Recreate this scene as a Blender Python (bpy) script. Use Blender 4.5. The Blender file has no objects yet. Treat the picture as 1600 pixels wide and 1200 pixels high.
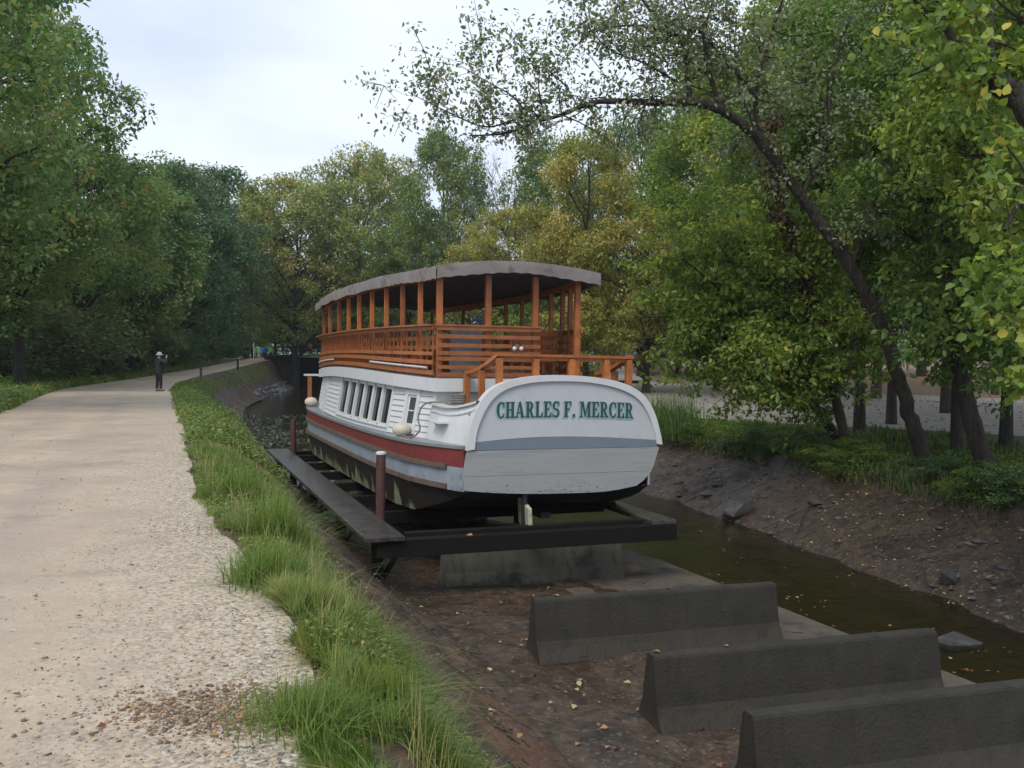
import bpy, bmesh, math, random
import numpy as np
from mathutils import Vector, Matrix, Euler
R = math.radians
SC = bpy.context.scene
COL = SC.collection

# ------------------------------------------------------------------ camera
FPX = 1450.0                      # focal length in pixels of a 1600 px wide frame
CAMZ = 1.65
PITCH, ROLL = 1.46, 0.7
cam_d = bpy.data.cameras.new('camera'); cam = bpy.data.objects.new('camera', cam_d); COL.objects.link(cam)
cam_d.sensor_width = 36; cam_d.lens = 36 * FPX / 1600; cam_d.clip_end = 3000; cam_d.clip_start = 0.05
CM = Matrix.Translation((0, 0, CAMZ)) @ Matrix.Rotation(R(90 - PITCH), 4, 'X') @ Matrix.Rotation(R(ROLL), 4, 'Z')
cam.matrix_world = CM
SC.camera = cam

# ------------------------------------------------------------------ light
SC.view_settings.view_transform = 'Standard'; SC.view_settings.look = 'None'
SC.view_settings.exposure = 0.68; SC.view_settings.gamma = 1.0
SUN_EL, SUN_AZ = 50, 205          # overcast: a broad soft sun high behind the camera
world = bpy.data.worlds.new("World"); SC.world = world; world.use_nodes = True
wn = world.node_tree; wn.nodes.clear()
wo = wn.nodes.new('ShaderNodeOutputWorld'); bg = wn.nodes.new('ShaderNodeBackground')
sky = wn.nodes.new('ShaderNodeTexSky'); sky.sky_type = 'NISHITA'; sky.sun_disc = False
sky.sun_elevation = R(SUN_EL); sky.sun_rotation = R(SUN_AZ); sky.air_density = 1.0; sky.dust_density = 2.0
tc = wn.nodes.new('ShaderNodeTexCoord'); mp = wn.nodes.new('ShaderNodeMapping'); mp.inputs['Scale'].default_value = (1, 1, 2.4)
nz = wn.nodes.new('ShaderNodeTexNoise'); nz.inputs['Scale'].default_value = 2.3; nz.inputs['Detail'].default_value = 5; nz.inputs['Roughness'].default_value = .5
cr = wn.nodes.new('ShaderNodeValToRGB')
cr.color_ramp.elements[0].position = .38; cr.color_ramp.elements[0].color = (.475, .54, .665, 1)
cr.color_ramp.elements[1].position = .62; cr.color_ramp.elements[1].color = (.655, .715, .80, 1)
vm = wn.nodes.new('ShaderNodeVectorMath'); vm.operation = 'SCALE'; vm.inputs['Scale'].default_value = 10.0
mx = wn.nodes.new('ShaderNodeMix'); mx.data_type = 'RGBA'; mx.inputs['Factor'].default_value = .93
L = wn.links.new
L(tc.outputs['Generated'], mp.inputs['Vector']); L(mp.outputs[0], nz.inputs['Vector']); L(nz.outputs['Fac'], cr.inputs['Fac'])
L(cr.outputs['Color'], vm.inputs[0]); L(sky.outputs[0], mx.inputs[6]); L(vm.outputs[0], mx.inputs[7])
L(mx.outputs[2], bg.inputs['Color']); bg.inputs['Strength'].default_value = 0.10; L(bg.outputs[0], wo.inputs['Surface'])
sun_d = bpy.data.lights.new('sun', 'SUN'); sun_d.energy = 1.4; sun_d.angle = R(25); sun_d.color = (1, .94, .84)
sun = bpy.data.objects.new('sun', sun_d); COL.objects.link(sun)
_d = Vector((math.sin(R(SUN_AZ)) * math.cos(R(SUN_EL)), math.cos(R(SUN_AZ)) * math.cos(R(SUN_EL)), math.sin(R(SUN_EL))))
sun.rotation_euler = (-_d).to_track_quat('-Z', 'Y').to_euler()
try: SC.cycles.use_fast_gi = False
except Exception: pass
SC.cycles.max_bounces = 7; SC.cycles.diffuse_bounces = 5; SC.cycles.glossy_bounces = 2
SC.cycles.transmission_bounces = 3; SC.cycles.transparent_max_bounces = 6

# ------------------------------------------------------------------ helpers: measuring
def ray(px, py):
    v = CM.to_3x3() @ Vector(((px - 800) / FPX, (600 - py) / FPX, -1.0))
    return v
def W(px, py, y):                 # world point at distance y in front
    v = ray(px, py); t = y / v.y
    return Vector((v.x * t, y, CAMZ + v.z * t))
def WZ(px, py, z):                # world point on the level z
    v = ray(px, py); t = (z - CAMZ) / v.z
    return Vector((v.x * t, v.y * t, z))
def spl(pts):
    xs = np.array([p[0] for p in pts], float); ys = np.array([p[1] for p in pts], float)
    m = np.gradient(ys, xs)
    def f(x):
        x = np.clip(np.asarray(x, float), xs[0], xs[-1])
        i = np.clip(np.searchsorted(xs, x, side='right') - 1, 0, len(xs) - 2)
        h = xs[i + 1] - xs[i]; t = (x - xs[i]) / h
        r = (2*t**3 - 3*t**2 + 1)*ys[i] + (t**3 - 2*t**2 + t)*h*m[i] + (-2*t**3 + 3*t**2)*ys[i+1] + (t**3 - t**2)*h*m[i+1]
        return r
    return f
def _hash(i, j, s):
    n = (i * 374761393 + j * 668265263 + s * 1442695041) & 0x7fffffff
    n = ((n ^ (n >> 13)) * 1274126177) & 0x7fffffff
    return ((n ^ (n >> 16)) & 0xffff) / 65535.0
def vnoise(x, y, sc=1.0, seed=0, octv=3):
    x = np.asarray(x, float) * sc; y = np.asarray(y, float) * sc
    out = 0; amp = 1; tot = 0
    for o in range(octv):
        xi = np.floor(x).astype(np.int64); yi = np.floor(y).astype(np.int64)
        fx = x - xi; fy = y - yi; fx = fx*fx*(3-2*fx); fy = fy*fy*(3-2*fy)
        a = _hash(xi, yi, seed+o); b = _hash(xi+1, yi, seed+o); c = _hash(xi, yi+1, seed+o); d = _hash(xi+1, yi+1, seed+o)
        out = out + amp * ((a*(1-fx)+b*fx)*(1-fy) + (c*(1-fx)+d*fx)*fy); tot += amp
        amp *= .5; x = x*2.03; y = y*2.03
    return out / tot

# ------------------------------------------------------------------ helpers: objects
def tag(o, label=None, cat=None, group=None, kind=None):
    if label: o['label'] = label
    if cat: o['category'] = cat
    if group: o['group'] = group
    if kind: o['kind'] = kind
    return o
def empty(name, loc, rz=0):
    o = bpy.data.objects.new(name, None); COL.objects.link(o); o.location = loc; o.rotation_euler = (0, 0, rz)
    o.empty_display_size = .2
    return o
def link(name, me, m=None, parent=None, loc=None, rz=0):
    o = bpy.data.objects.new(name, me); COL.objects.link(o)
    if m is not None and len(me.materials) == 0: me.materials.append(m)
    if parent is not None: o.parent = parent
    if loc is not None: o.location = loc; o.rotation_euler = (0, 0, rz)
    return o
def mesh_np(name, V, F, m=None, attrs=None, smooth=False):
    """V (n,3); F: (k,n) array or list of arrays of equal width"""
    me = bpy.data.meshes.new(name)
    Fs = F if isinstance(F, list) else [F]
    Fs = [np.asarray(f, np.int32) for f in Fs if len(f)]
    V = np.asarray(V, np.float32)
    nl = sum(f.size for f in Fs); nf = sum(len(f) for f in Fs)
    me.vertices.add(len(V)); me.vertices.foreach_set('co', V.ravel())
    me.loops.add(nl); me.loops.foreach_set('vertex_index', np.concatenate([f.ravel() for f in Fs]))
    me.polygons.add(nf)
    tot = np.concatenate([np.full(len(f), f.shape[1], np.int32) for f in Fs])
    st = np.concatenate([[0], np.cumsum(tot)[:-1]]).astype(np.int32)
    me.polygons.foreach_set('loop_start', st)
    me.update(calc_edges=True)
    if smooth: me.polygons.foreach_set('use_smooth', np.ones(nf, bool))
    for k, a in (attrs or {}).items():
        at = me.attributes.new(k, 'FLOAT', 'POINT'); at.data.foreach_set('value', np.asarray(a, np.float32))
    if m is not None: me.materials.append(m)
    me.update()
    return me

class MB:
    def __init__(s, off=(0, 0, 0)): s.v = []; s.f = []; s.off = Vector(off)
    def add(s, vs, fs):
        n = len(s.v); s.v += [tuple(Vector(v) - s.off) for v in vs]; s.f += [tuple(i + n for i in f) for f in fs]; return s
    def box(s, c, d, rz=0, rot=None):
        M = (rot if rot is not None else Matrix.Rotation(rz, 3, 'Z')); c = Vector(c)
        vs = [c + M @ Vector((x*d[0]/2, y*d[1]/2, z*d[2]/2)) for x in (-1, 1) for y in (-1, 1) for z in (-1, 1)]
        return s.add(vs, [(0,1,3,2),(4,6,7,5),(0,4,5,1),(2,3,7,6),(0,2,6,4),(1,5,7,3)])
    def bar(s, p, q, w, h, up=(0, 0, 1)):
        p, q = Vector(p), Vector(q); d = (q - p); l = d.length
        if l < 1e-6: return s
        d /= l; u = Vector(up)
        if abs(d.dot(u)) > .98: u = Vector((0, 1, 0))
        x = d.cross(u).normalized(); z = x.cross(d)
        vs = []
        for e in (p, q):
            for a, b in ((-1,-1),(1,-1),(1,1),(-1,1)): vs.append(e + x*a*w/2 + z*b*h/2)
        return s.add(vs, [(3,2,1,0),(4,5,6,7),(0,1,5,4),(1,2,6,5),(2,3,7,6),(3,0,4,7)])
    def tube(s, pts, rad, n=8, cap=True):
        pts = [Vector(p) for p in pts]
        if not hasattr(rad, '__len__'): rad = [rad]*len(pts)
        vs = []; up = None
        for i, p in enumerate(pts):
            d = (pts[min(i+1, len(pts)-1)] - pts[max(i-1, 0)]).normalized()
            if up is None: up = Vector((0,0,1)) if abs(d.z) < .9 else Vector((1,0,0))
            x = d.cross(up).normalized(); up = x.cross(d).normalized()
            for k in range(n):
                a = 2*math.pi*k/n; vs.append(p + (x*math.cos(a) + up*math.sin(a))*rad[i])
        fs = [(i*n+k, i*n+(k+1) % n, (i+1)*n+(k+1) % n, (i+1)*n+k) for i in range(len(pts)-1) for k in range(n)]
        if cap: fs += [tuple(range(n))[::-1], tuple(range((len(pts)-1)*n, len(pts)*n))]
        return s.add(vs, fs)
    def ball(s, c, r, n=10, m=7, jit=0, rng=None):
        c = Vector(c); r = r if hasattr(r, '__len__') else (r, r, r); vs = []
        for i in range(m+1):
            th = math.pi*i/m
            for k in range(n):
                a = 2*math.pi*k/n; j = 1 + (rng.uniform(-jit, jit) if rng else 0)
                vs.append(c + Vector((math.sin(th)*math.cos(a)*r[0]*j, math.sin(th)*math.sin(a)*r[1]*j, math.cos(th)*r[2]*j)))
        return s.add(vs, [(i*n+k, i*n+(k+1) % n, (i+1)*n+(k+1) % n, (i+1)*n+k) for i in range(m) for k in range(n)])
    def prism(s, poly, e, t):     # poly: list of 3d points (planar), extruded by vector e*t
        e = Vector(e)*t; n = len(poly); vs = [Vector(p) for p in poly] + [Vector(p) + e for p in poly]
        return s.add(vs, [tuple(range(n)), tuple(range(2*n-1, n-1, -1))] + [(i, i+n, (i+1) % n+n, (i+1) % n) for i in range(n)])
    def build(s, name, m, parent=None, loc=None, rz=0, smooth=False, bevel=0):
        me = bpy.data.meshes.new(name); me.from_pydata(s.v, [], s.f)
        bm = bmesh.new(); bm.from_mesh(me)
        bmesh.ops.recalc_face_normals(bm, faces=bm.faces)
        if bevel: 
            es = [e for e in bm.edges if len(e.link_faces) == 2 and e.calc_face_angle(0) > .6]
            bmesh.ops.bevel(bm, geom=es, offset=bevel, segments=2, profile=.6, affect='EDGES', clamp_overlap=True)
        bm.to_mesh(me); bm.free()
        if smooth: me.polygons.foreach_set('use_smooth', [True]*len(me.polygons))
        me.update()
        return link(name, me, m, parent, loc, rz)

# ------------------------------------------------------------------ materials
def ng(m): return m.node_tree.nodes, m.node_tree.links
def mat(name, col, rough=.6, var=.15, scale=6, bump=0, bscale=40, metal=0, spec=.5, dirt=None, dscale=2, dth=.55, coord='Object', stretch=(1,1,1)):
    m = bpy.data.materials.new(name); m.use_nodes = True; N, K = ng(m); b = N['Principled BSDF']
    b.inputs['Roughness'].default_value = rough; b.inputs['Metallic'].default_value = metal; b.inputs['Specular IOR Level'].default_value = spec
    t = N.new('ShaderNodeTexCoord'); mpn = N.new('ShaderNodeMapping'); mpn.inputs['Scale'].default_value = stretch
    K.new(t.outputs[coord], mpn.inputs[0])
    n = N.new('ShaderNodeTexNoise'); n.inputs['Scale'].default_value = scale; n.inputs['Detail'].default_value = 6; n.inputs['Roughness'].default_value = .65
    K.new(mpn.outputs[0], n.inputs['Vector'])
    r = N.new('ShaderNodeValToRGB'); K.new(n.outputs['Fac'], r.inputs[0])
    c = Vector(col[:3])
    r.color_ramp.elements[0].position = .3; r.color_ramp.elements[1].position = .7
    r.color_ramp.elements[0].color = (*(c*(1-var)), 1); r.color_ramp.elements[1].color = (*[min(1, v*(1+var)) for v in c], 1)
    out = r.outputs[0]
    if dirt is not None:
        n2 = N.new('ShaderNodeTexNoise'); n2.inputs['Scale'].default_value = dscale; n2.inputs['Detail'].default_value = 8; n2.inputs['Roughness'].default_value = .7
        K.new(mpn.outputs[0], n2.inputs['Vector'])
        r2 = N.new('ShaderNodeValToRGB'); r2.color_ramp.elements[0].position = dth; r2.color_ramp.elements[1].position = min(1, dth+.12)
        K.new(n2.outputs['Fac'], r2.inputs[0])
        x = N.new('ShaderNodeMix'); x.data_type = 'RGBA'; K.new(r2.outputs[0], x.inputs[0]); K.new(out, x.inputs[6]); x.inputs[7].default_value = (*dirt[:3], 1)
        out = x.outputs[2]
    K.new(out, b.inputs['Base Color'])
    if bump:
        n3 = N.new('ShaderNodeTexNoise'); n3.inputs['Scale'].default_value = bscale; n3.inputs['Detail'].default_value = 5
        K.new(mpn.outputs[0], n3.inputs['Vector'])
        bp = N.new('ShaderNodeBump'); bp.inputs['Strength'].default_value = 1; bp.inputs['Distance'].default_value = bump
        K.new(n3.outputs['Fac'], bp.inputs['Height']); K.new(bp.outputs[0], b.inputs['Normal'])
    return m
def leaf_mat(name, cols, trans=.35, rough=.55):
    m = bpy.data.materials.new(name); m.use_nodes = True; N, K = ng(m); b = N['Principled BSDF']
    b.inputs['Roughness'].default_value = rough; b.inputs['Specular IOR Level'].default_value = .35
    a = N.new('ShaderNodeAttribute'); a.attribute_name = 'tint'
    r = N.new('ShaderNodeValToRGB'); K.new(a.outputs['Fac'], r.inputs[0])
    e = r.color_ramp.elements
    for i, (p, c) in enumerate(cols):
        if i < 2: e[i].position = p; e[i].color = (*c, 1)
        else: q = e.new(p); q.color = (*c, 1)
    K.new(r.outputs[0], b.inputs['Base Color'])
    tr = N.new('ShaderNodeBsdfTranslucent')
    h = N.new('ShaderNodeMix'); h.data_type = 'RGBA'; h.blend_type = 'MULTIPLY'; h.inputs[0].default_value = 1
    K.new(r.outputs[0], h.inputs[6]); h.inputs[7].default_value = (1.25, 1.35, .7, 1); K.new(h.outputs[2], tr.inputs[0])
    ms = N.new('ShaderNodeMixShader'); ms.inputs[0].default_value = trans
    K.new(b.outputs[0], ms.inputs[1]); K.new(tr.outputs[0], ms.inputs[2]); K.new(ms.outputs[0], N['Material Output'].inputs[0])
    return m

def stained(name, base, streaks, sc=(1, 1, .15), th=.5, rough=.6, bump=0):
    return mat(name, base, rough, .08, 3, bump, 30, dirt=streaks, dscale=6, dth=th, stretch=sc)

M = {}
M['white'] = mat('white_paint', (.56, .565, .57), .45, .05, 5, dirt=(.55, .56, .54), dscale=3, dth=.62, stretch=(1, 1, .5))
M['panel'] = mat('transom_paint', (.455, .475, .50), .5, .05, 2.5, dirt=(.40, .42, .445), dscale=2, dth=.55)
M['stripe'] = mat('grey_blue_paint', (.15, .185, .225), .5, .08, 4)
M['lowpanel'] = mat('weathered_grey_paint', (.335, .345, .34), .6, .10, 2.2, dirt=(.25, .25, .24), dscale=2.2, dth=.52, stretch=(.25, 1, 3))
M['red'] = mat('red_paint', (.18, .03, .026), .5, .22, 2.2, dirt=(.20, .045, .035), dscale=4, dth=.58)
M['hullgrey'] = mat('hull_grey_paint', (.235, .27, .31), .5, .12, 2.5, dirt=(.15, .165, .175), dscale=3, dth=.55)
M['deckgrey'] = mat('deck_grey_paint', (.19, .21, .225), .3, .12, 4, dirt=(.12, .13, .13), dscale=5, dth=.6)
M['rub'] = mat('weathered_rub_rail', (.10, .07, .05), .8, .3, 8, .004, 60, dirt=(.22, .17, .13), dscale=10, dth=.6)
M['black'] = mat('tar_black', (.012, .012, .013), .6, .3, 4)
M['orange'] = mat('stained_cedar', (.36, .115, .028), .42, .28, 5, .002, 60, stretch=(1, 1, 1), dirt=(.20, .055, .016), dscale=3.5, dth=.58)
M['orange2'] = mat('stained_cedar_dark', (.34, .10, .03), .5, .25, 5)
M['canvas'] = mat('canopy_canvas', (.19, .17, .16), .85, .2, 3, .006, 6, dirt=(.09, .08, .074), dscale=2.0, dth=.55)
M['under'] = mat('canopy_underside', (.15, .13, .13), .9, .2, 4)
M['glass'] = mat('dark_glass', (.012, .011, .010), .12, .2, 3, spec=.35)
M['concrete'] = mat('wet_concrete', (.023, .0205, .0145), .8, .35, 1.6, .012, 30, dirt=(.013, .014, .009), dscale=2.2, dth=.52)
M['concrete2'] = mat('support_concrete', (.085, .082, .062), .85, .22, 2, .006, 45, dirt=(.03, .028, .022), dscale=1.3, dth=.54)
M['slab'] = mat('silty_concrete', (.085, .068, .052), .9, .25, 2.5, .01, 30, dirt=(.04, .032, .024), dscale=1.5, dth=.5)
M['timber'] = mat('wet_black_timber', (.0055, .0048, .0042), .8, .3, 6, .004, 50, spec=.25)
M['plank'] = mat('wet_plank', (.06, .055, .052), .22, .3, 5, .006, 50, dirt=(.02, .018, .016), dscale=7, dth=.48)
M['pile'] = mat('rusty_pile', (.085, .035, .028), .7, .35, 6, .004, 40, dirt=(.03, .02, .018), dscale=4, dth=.5)
M['bark'] = mat('bark', (.036, .029, .023), .95, .5, 9, .09, 16, stretch=(1, 1, .3), dirt=(.085, .09, .07), dscale=5, dth=.6)
M['bark2'] = mat('pale_bark', (.13, .115, .095), .95, .35, 5, .03, 14, stretch=(1, 1, .3))
M['rock'] = mat('rock', (.05, .048, .05), .6, .35, 5, .02, 12, dirt=(.09, .08, .06), dscale=3, dth=.55)
M['rope'] = mat('rope', (.17, .15, .12), .9, .3, 40, .003, 120)
M['fender'] = mat('fender_vinyl', (.52, .48, .40), .5, .12, 6, dirt=(.42, .36, .27), dscale=7, dth=.55)
M['rudder'] = mat('pale_rudder', (.42, .40, .30), .7, .2, 6, dirt=(.12, .13, .07), dscale=5, dth=.5)
M['greydoor'] = mat('grey_door', (.20, .22, .25), .6, .1, 4)
M['bluef'] = mat('blue_frame', (.03, .07, .2), .5)
M['green'] = mat('letter_green', (.012, .075, .055), .5, .1, 6)
M['lshadow'] = mat('letter_shadow', (.28, .38, .42), .5, .05, 6)

def per_object_variation(m, lo, hi):      # each board its own age of stain
    N, K = ng(m); b = N['Principled BSDF']; src = b.inputs['Base Color'].links[0].from_socket
    oi = N.new('ShaderNodeObjectInfo'); mr = N.new('ShaderNodeMapRange'); mr.inputs[3].default_value = lo; mr.inputs[4].default_value = hi; K.new(oi.outputs['Random'], mr.inputs[0])
    v = N.new('ShaderNodeVectorMath'); v.operation = 'SCALE'; K.new(src, v.inputs[0]); K.new(mr.outputs[0], v.inputs['Scale']); K.new(v.outputs[0], b.inputs['Base Color'])
per_object_variation(M['orange'], .72, 1.2); per_object_variation(M['orange2'], .8, 1.15); per_object_variation(M['bark'], .75, 1.3)
# ================================================================== THE BOAT
TH = R(20); BO = Vector((.84, 15.2, -1.02))
BR = Matrix.Rotation(TH, 3, 'Z'); BRi = BR.inverted()
# boat coordinates: a = to starboard, b = forward, z = world height
def off(): return (0, 0, BO.z)
def TP(px, py, b=0.0):            # (a, z) on the transverse plane b of the boat
    v = ray(px, py); v = BRi @ v; o = BRi @ (Vector((0, 0, CAMZ)) - Vector((BO.x, BO.y, 0)))
    t = (b - o.y) / v.y
    return (o.x + v.x*t, o.z + v.z*t)
boat = empty('canal_boat', BO, TH)
tag(boat, 'white canal boat with red stripe, orange wooden upper deck and grey canopy', 'boat')

RL = spl([(1.7, -1.66), (3.2, -1.99), (5, -2.17), (8, -2.25), (11, -2.14), (13.3, -1.93)])
RRs = spl([(1.7, 1.02), (3.2, 1.35), (5, 1.55), (8, 1.65), (11, 1.54), (13.3, 1.33)])
hog = lambda b: .13*math.sin(math.pi*max(0, min(1, (b-1.7)/11.6)))
sheer = lambda b: -.03 + .06*abs((b-7)/7)**2
PORT = [(-1.70, 0), (-1.86, .35), (-2.02, .8), (-2.2, 1.5), (-2.3, 2.6), (-2.38, 4.2), (-2.43, 6), (-2.47, 8), (-2.5, 10), (-2.5, 11.8), (-2.42, 12.8), (-2.1, 13.6), (-1.45, 14.2), (-.3, 14.5)]
STAR = [(.85, 14.2), (1.5, 13.6), (1.82, 12.8), (1.9, 11.8), (1.92, 8), (1.95, 5), (1.93, 2.6), (1.88, 1.5), (1.8, .8), (1.72, .35), (1.62, 0)]
OUT = [Vector((a, b, 0)) for a, b in PORT + STAR]
def outline(o):                   # outline pushed outwards by o
    r = []
    n = len(OUT)
    for i, p in enumerate(OUT):
        d = (OUT[min(i+1, n-1)] - OUT[max(i-1, 0)]).normalized()
        r.append(p + Vector((-d.y, d.x, 0))*o if True else p)
    return r
def hband(name, m, z0, z1, o0, o1, th=.03, i0=0, i1=None, smooth=True):
    mb = MB(off()); A = outline(o0); B = outline(o1)
    idx = list(range(len(OUT)))[i0:i1]
    def f(z, p): return z(p.y) if callable(z) else z
    vs = []
    for i in idx:
        a, b = A[i], B[i]; za, zb = f(z0, OUT[i]), f(z1, OUT[i]); c = outline(min(o0, o1)-th)[i]
        vs += [(a.x, a.y, za), (b.x, b.y, zb), (c.x, c.y, zb), (c.x, c.y, za)]
    k = len(idx)
    fs = [tuple(4*i+j if q == 0 else 0 for q in ()) for i in ()]
    for i in range(k-1):
        for j in range(4): fs.append((4*i+j, 4*i+(j+1) % 4, 4*i+4+(j+1) % 4, 4*i+4+j))
    fs += [(0, 1, 2, 3), (4*k-4, 4*k-3, 4*k-2, 4*k-1)]
    return mb.add(vs, fs).build(name, m, boat)
zb = lambda b: -.46 - .52*min(1, max(0, b)/1.7)**.75 if b < 12.5 else -.98 + .3*min(1, (b-12.5)/2)
# lower planking: grimy cream paint hanging through mud
ml = bpy.data.materials.new('muddy_cream_paint'); ml.use_nodes = True; N, K = ng(ml); pb = N['Principled BSDF']; pb.inputs['Roughness'].default_value = .55
t = N.new('ShaderNodeTexCoord'); s1 = N.new('ShaderNodeMapping'); s1.inputs['Scale'].default_value = (1, 1, .10); K.new(t.outputs['Object'], s1.inputs[0])
n1 = N.new('ShaderNodeTexNoise'); n1.inputs['Scale'].default_value = 2.6; n1.inputs['Detail'].default_value = 8; n1.inputs['Roughness'].default_value = .68; K.new(s1.outputs[0], n1.inputs['Vector'])
sx = N.new('ShaderNodeSeparateXYZ'); K.new(t.outputs['Object'], sx.inputs[0])
mr = N.new('ShaderNodeMapRange'); mr.inputs['From Min'].default_value = .05; mr.inputs['From Max'].default_value = .5; mr.inputs['To Min'].default_value = .05; mr.inputs['To Max'].default_value = -.13; K.new(sx.outputs[2], mr.inputs[0])
ad = N.new('ShaderNodeMath'); ad.operation = 'ADD'; K.new(n1.outputs['Fac'], ad.inputs[0]); K.new(mr.outputs[0], ad.inputs[1])
r1 = N.new('ShaderNodeValToRGB'); K.new(ad.outputs[0], r1.inputs[0]); r1.color_ramp.elements[0].position = .50; r1.color_ramp.elements[1].position = .53
r1.color_ramp.elements[0].color = (.017, .013, .009, 1); r1.color_ramp.elements[1].color = (.20, .205, .13, 1); K.new(r1.outputs[0], pb.inputs['Base Color'])
M['mudcream'] = ml

gun = lambda b: .26 + sheer(b)
hband('lower_planking', ml, zb, -.44, -.10, -.02)
hband('grey_planking', M['hullgrey'], -.44, -.06, 0, 0)
hband('red_stripe', M['red'], -.06, lambda b: gun(b)-.05, 0, .02)
hband('rub_rail', M['rub'], -.42, -.345, .05, .045, .05, 1, -1)
hband('rub_rail', M['rub'], -.10, -.03, .05, .045, .05, 1, -1)
# bottom
mb = MB(off()); A = outline(-.10); nA = len(A)
vs = [(p.x, p.y, zb(OUT[i].y)) for i, p in enumerate(A)]
fs = []
i, j = 0, nA-1
while j - i >= 2:
    fs.append((i, i+1, j)); fs.append((i+1, j-1, j)) if j-1 > i+1 else None
    i += 1; j -= 1
mb.add(vs, [f for f in fs if f]); mb.build('hull_bottom', M['black'], boat)
mb = MB(off()); mb.box((.0, 6.5, -1.0), (.18, 11.6, .1)); mb.build('keel', M['black'], boat)
# side deck
mb = MB(off()); A = outline(.05); B = outline(-.03); n = len(A); vs = []
PD = lambda b: -1.45 if b < 1.7 else (float(RL(b)) + .05 if b < 13.2 else -.9)
for i, p in enumerate(A):
    q = OUT[i]; z = gun(q.y); inn = Vector((-.25, min(max(q.y, .12), 13.3), 0))
    if i < len(PORT): inn = Vector((min(PD(inn.y), -.9), inn.y, 0))
    else: inn = Vector((1.2, inn.y, 0))
    vs += [(p.x, p.y, z-.05), (p.x, p.y, z), (inn.x, inn.y, z), (inn.x, inn.y, z-.05)]
fs = []
for i in range(n-1):
    for j in range(4): fs.append((4*i+j, 4*i+(j+1) % 4, 4*i+4+(j+1) % 4, 4*i+4+j))
fs += [(0, 1, 2, 3), (4*n-4, 4*n-3, 4*n-2, 4*n-1)]
mb.add(vs, fs).build('side_deck', M['deckgrey'], boat)
mb = MB(off()); mb.box((-.2, 7.4, .18), (2.6, 13.2, .05)); mb.build('cabin_floor', M['black'], boat)

# ---- transom
def chips(m, zmax, col, sc, th, soft=.02, fade=.5):
    N, K = ng(m); b = N['Principled BSDF']; src = b.inputs['Base Color'].links[0].from_socket
    t = N.new('ShaderNodeTexCoord'); s = N.new('ShaderNodeMapping'); s.inputs['Scale'].default_value = sc; K.new(t.outputs['Object'], s.inputs[0])
    n = N.new('ShaderNodeTexNoise'); n.inputs['Scale'].default_value = 1; n.inputs['Detail'].default_value = 4; K.new(s.outputs[0], n.inputs['Vector'])
    x = N.new('ShaderNodeSeparateXYZ'); K.new(t.outputs['Object'], x.inputs[0]); mr = N.new('ShaderNodeMapRange'); K.new(x.outputs[2], mr.inputs[0])
    mr.inputs[1].default_value = zmax-fade; mr.inputs[2].default_value = zmax; mr.inputs[3].default_value = .09; mr.inputs[4].default_value = -.15
    a = N.new('ShaderNodeMath'); a.operation = 'ADD'; K.new(n.outputs['Fac'], a.inputs[0]); K.new(mr.outputs[0], a.inputs[1])
    r = N.new('ShaderNodeValToRGB'); r.color_ramp.elements[0].position = th; r.color_ramp.elements[1].position = th+soft; K.new(a.outputs[0], r.inputs[0])
    q = N.new('ShaderNodeMix'); q.data_type = 'RGBA'; K.new(r.outputs[0], q.inputs[0]); K.new(src, q.inputs[6]); q.inputs[7].default_value = (*col, 1); K.new(q.outputs[2], b.inputs['Base Color'])
chips(M['lowpanel'], 1.05, (.07, .05, .04), (9, 9, 60), .70)
chips(M['hullgrey'], 1.05, (.085, .065, .05), (14, 14, 3), .66, .08, .45)
chips(M['red'], 1.45, (.07, .04, .035), (10, 10, 30), .70, .04, .4)
chips(M['white'], 1.55, (.30, .28, .24), (10, 10, 4), .70, .10, .35)
def ring(name, outer, inner, b0, b1, m, parent=boat):
    mb = MB(off()); n = len(outer)
    vs = []
    for (x, z), (u, w) in zip(outer, inner): vs += [(x, b0, z), (u, b0, w), (u, b1, w), (x, b1, z)]
    fs = []
    for i in range(n-1):
        for j in range(4): fs.append((4*i+j, 4*i+(j+1) % 4, 4*i+4+(j+1) % 4, 4*i+4+j))
    fs += [(0, 1, 2, 3), (4*n-4, 4*n-3, 4*n-2, 4*n-1)]
    return mb.add(vs, fs).build(name, m, parent)
def dense(P, k=4):                # Catmull-Rom through the points
    P = [Vector((*p, 0)) for p in P]; r = []
    for i in range(len(P)-1):
        p0, p1, p2, p3 = P[max(i-1, 0)], P[i], P[i+1], P[min(i+2, len(P)-1)]
        for j in range(k):
            t = j/k; q = .5*((2*p1) + (p2-p0)*t + (2*p0-5*p1+4*p2-p3)*t*t + (3*p1-p0-3*p2+p3)*t**3); r.append((q.x, q.y))
    r.append((P[-1].x, P[-1].y)); return r
oc = dense([TP(*p) for p in [(727, 704), (731, 676), (741, 644), (757, 617), (780, 600), (820, 589.5), (870, 586), (925, 589), (970, 598), (1001, 615), (1019, 642), (1029, 676), (1032, 694)]])
ic = dense([TP(*p) for p in [(740, 702), (743, 676), (753, 648), (768, 624), (790, 608), (825, 598.5), (870, 595.5), (922, 598), (965, 607.5), (994, 623), (1011, 648), (1021, 677), (1024, 693)]])
ring('transom_rim', oc, ic, -.07, .12, M['white'])
ic2 = [(x, z) for x, z in ic]
mb = MB(off()); mb.prism([(x, -.025, z) for x, z in ic2], (0, 1, 0), .05); transom = mb.build('transom', M['panel'], boat)
# grey-blue band across the foot of the transom
zt = [TP(*p) for p in [(739, 691), (810, 684), (880, 681.5), (950, 683), (1024, 687)]]
zt = dense(zt); zl, zr = TP(739, 703.5), TP(1025, 697.5)
mb = MB(off()); mb.prism([(x, -.034, z) for x, z in zt] + [(zr[0], -.034, zr[1]), (zl[0], -.034, zl[1])], (0, 1, 0), .012); mb.build('foot_band', M['stripe'], transom)
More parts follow.
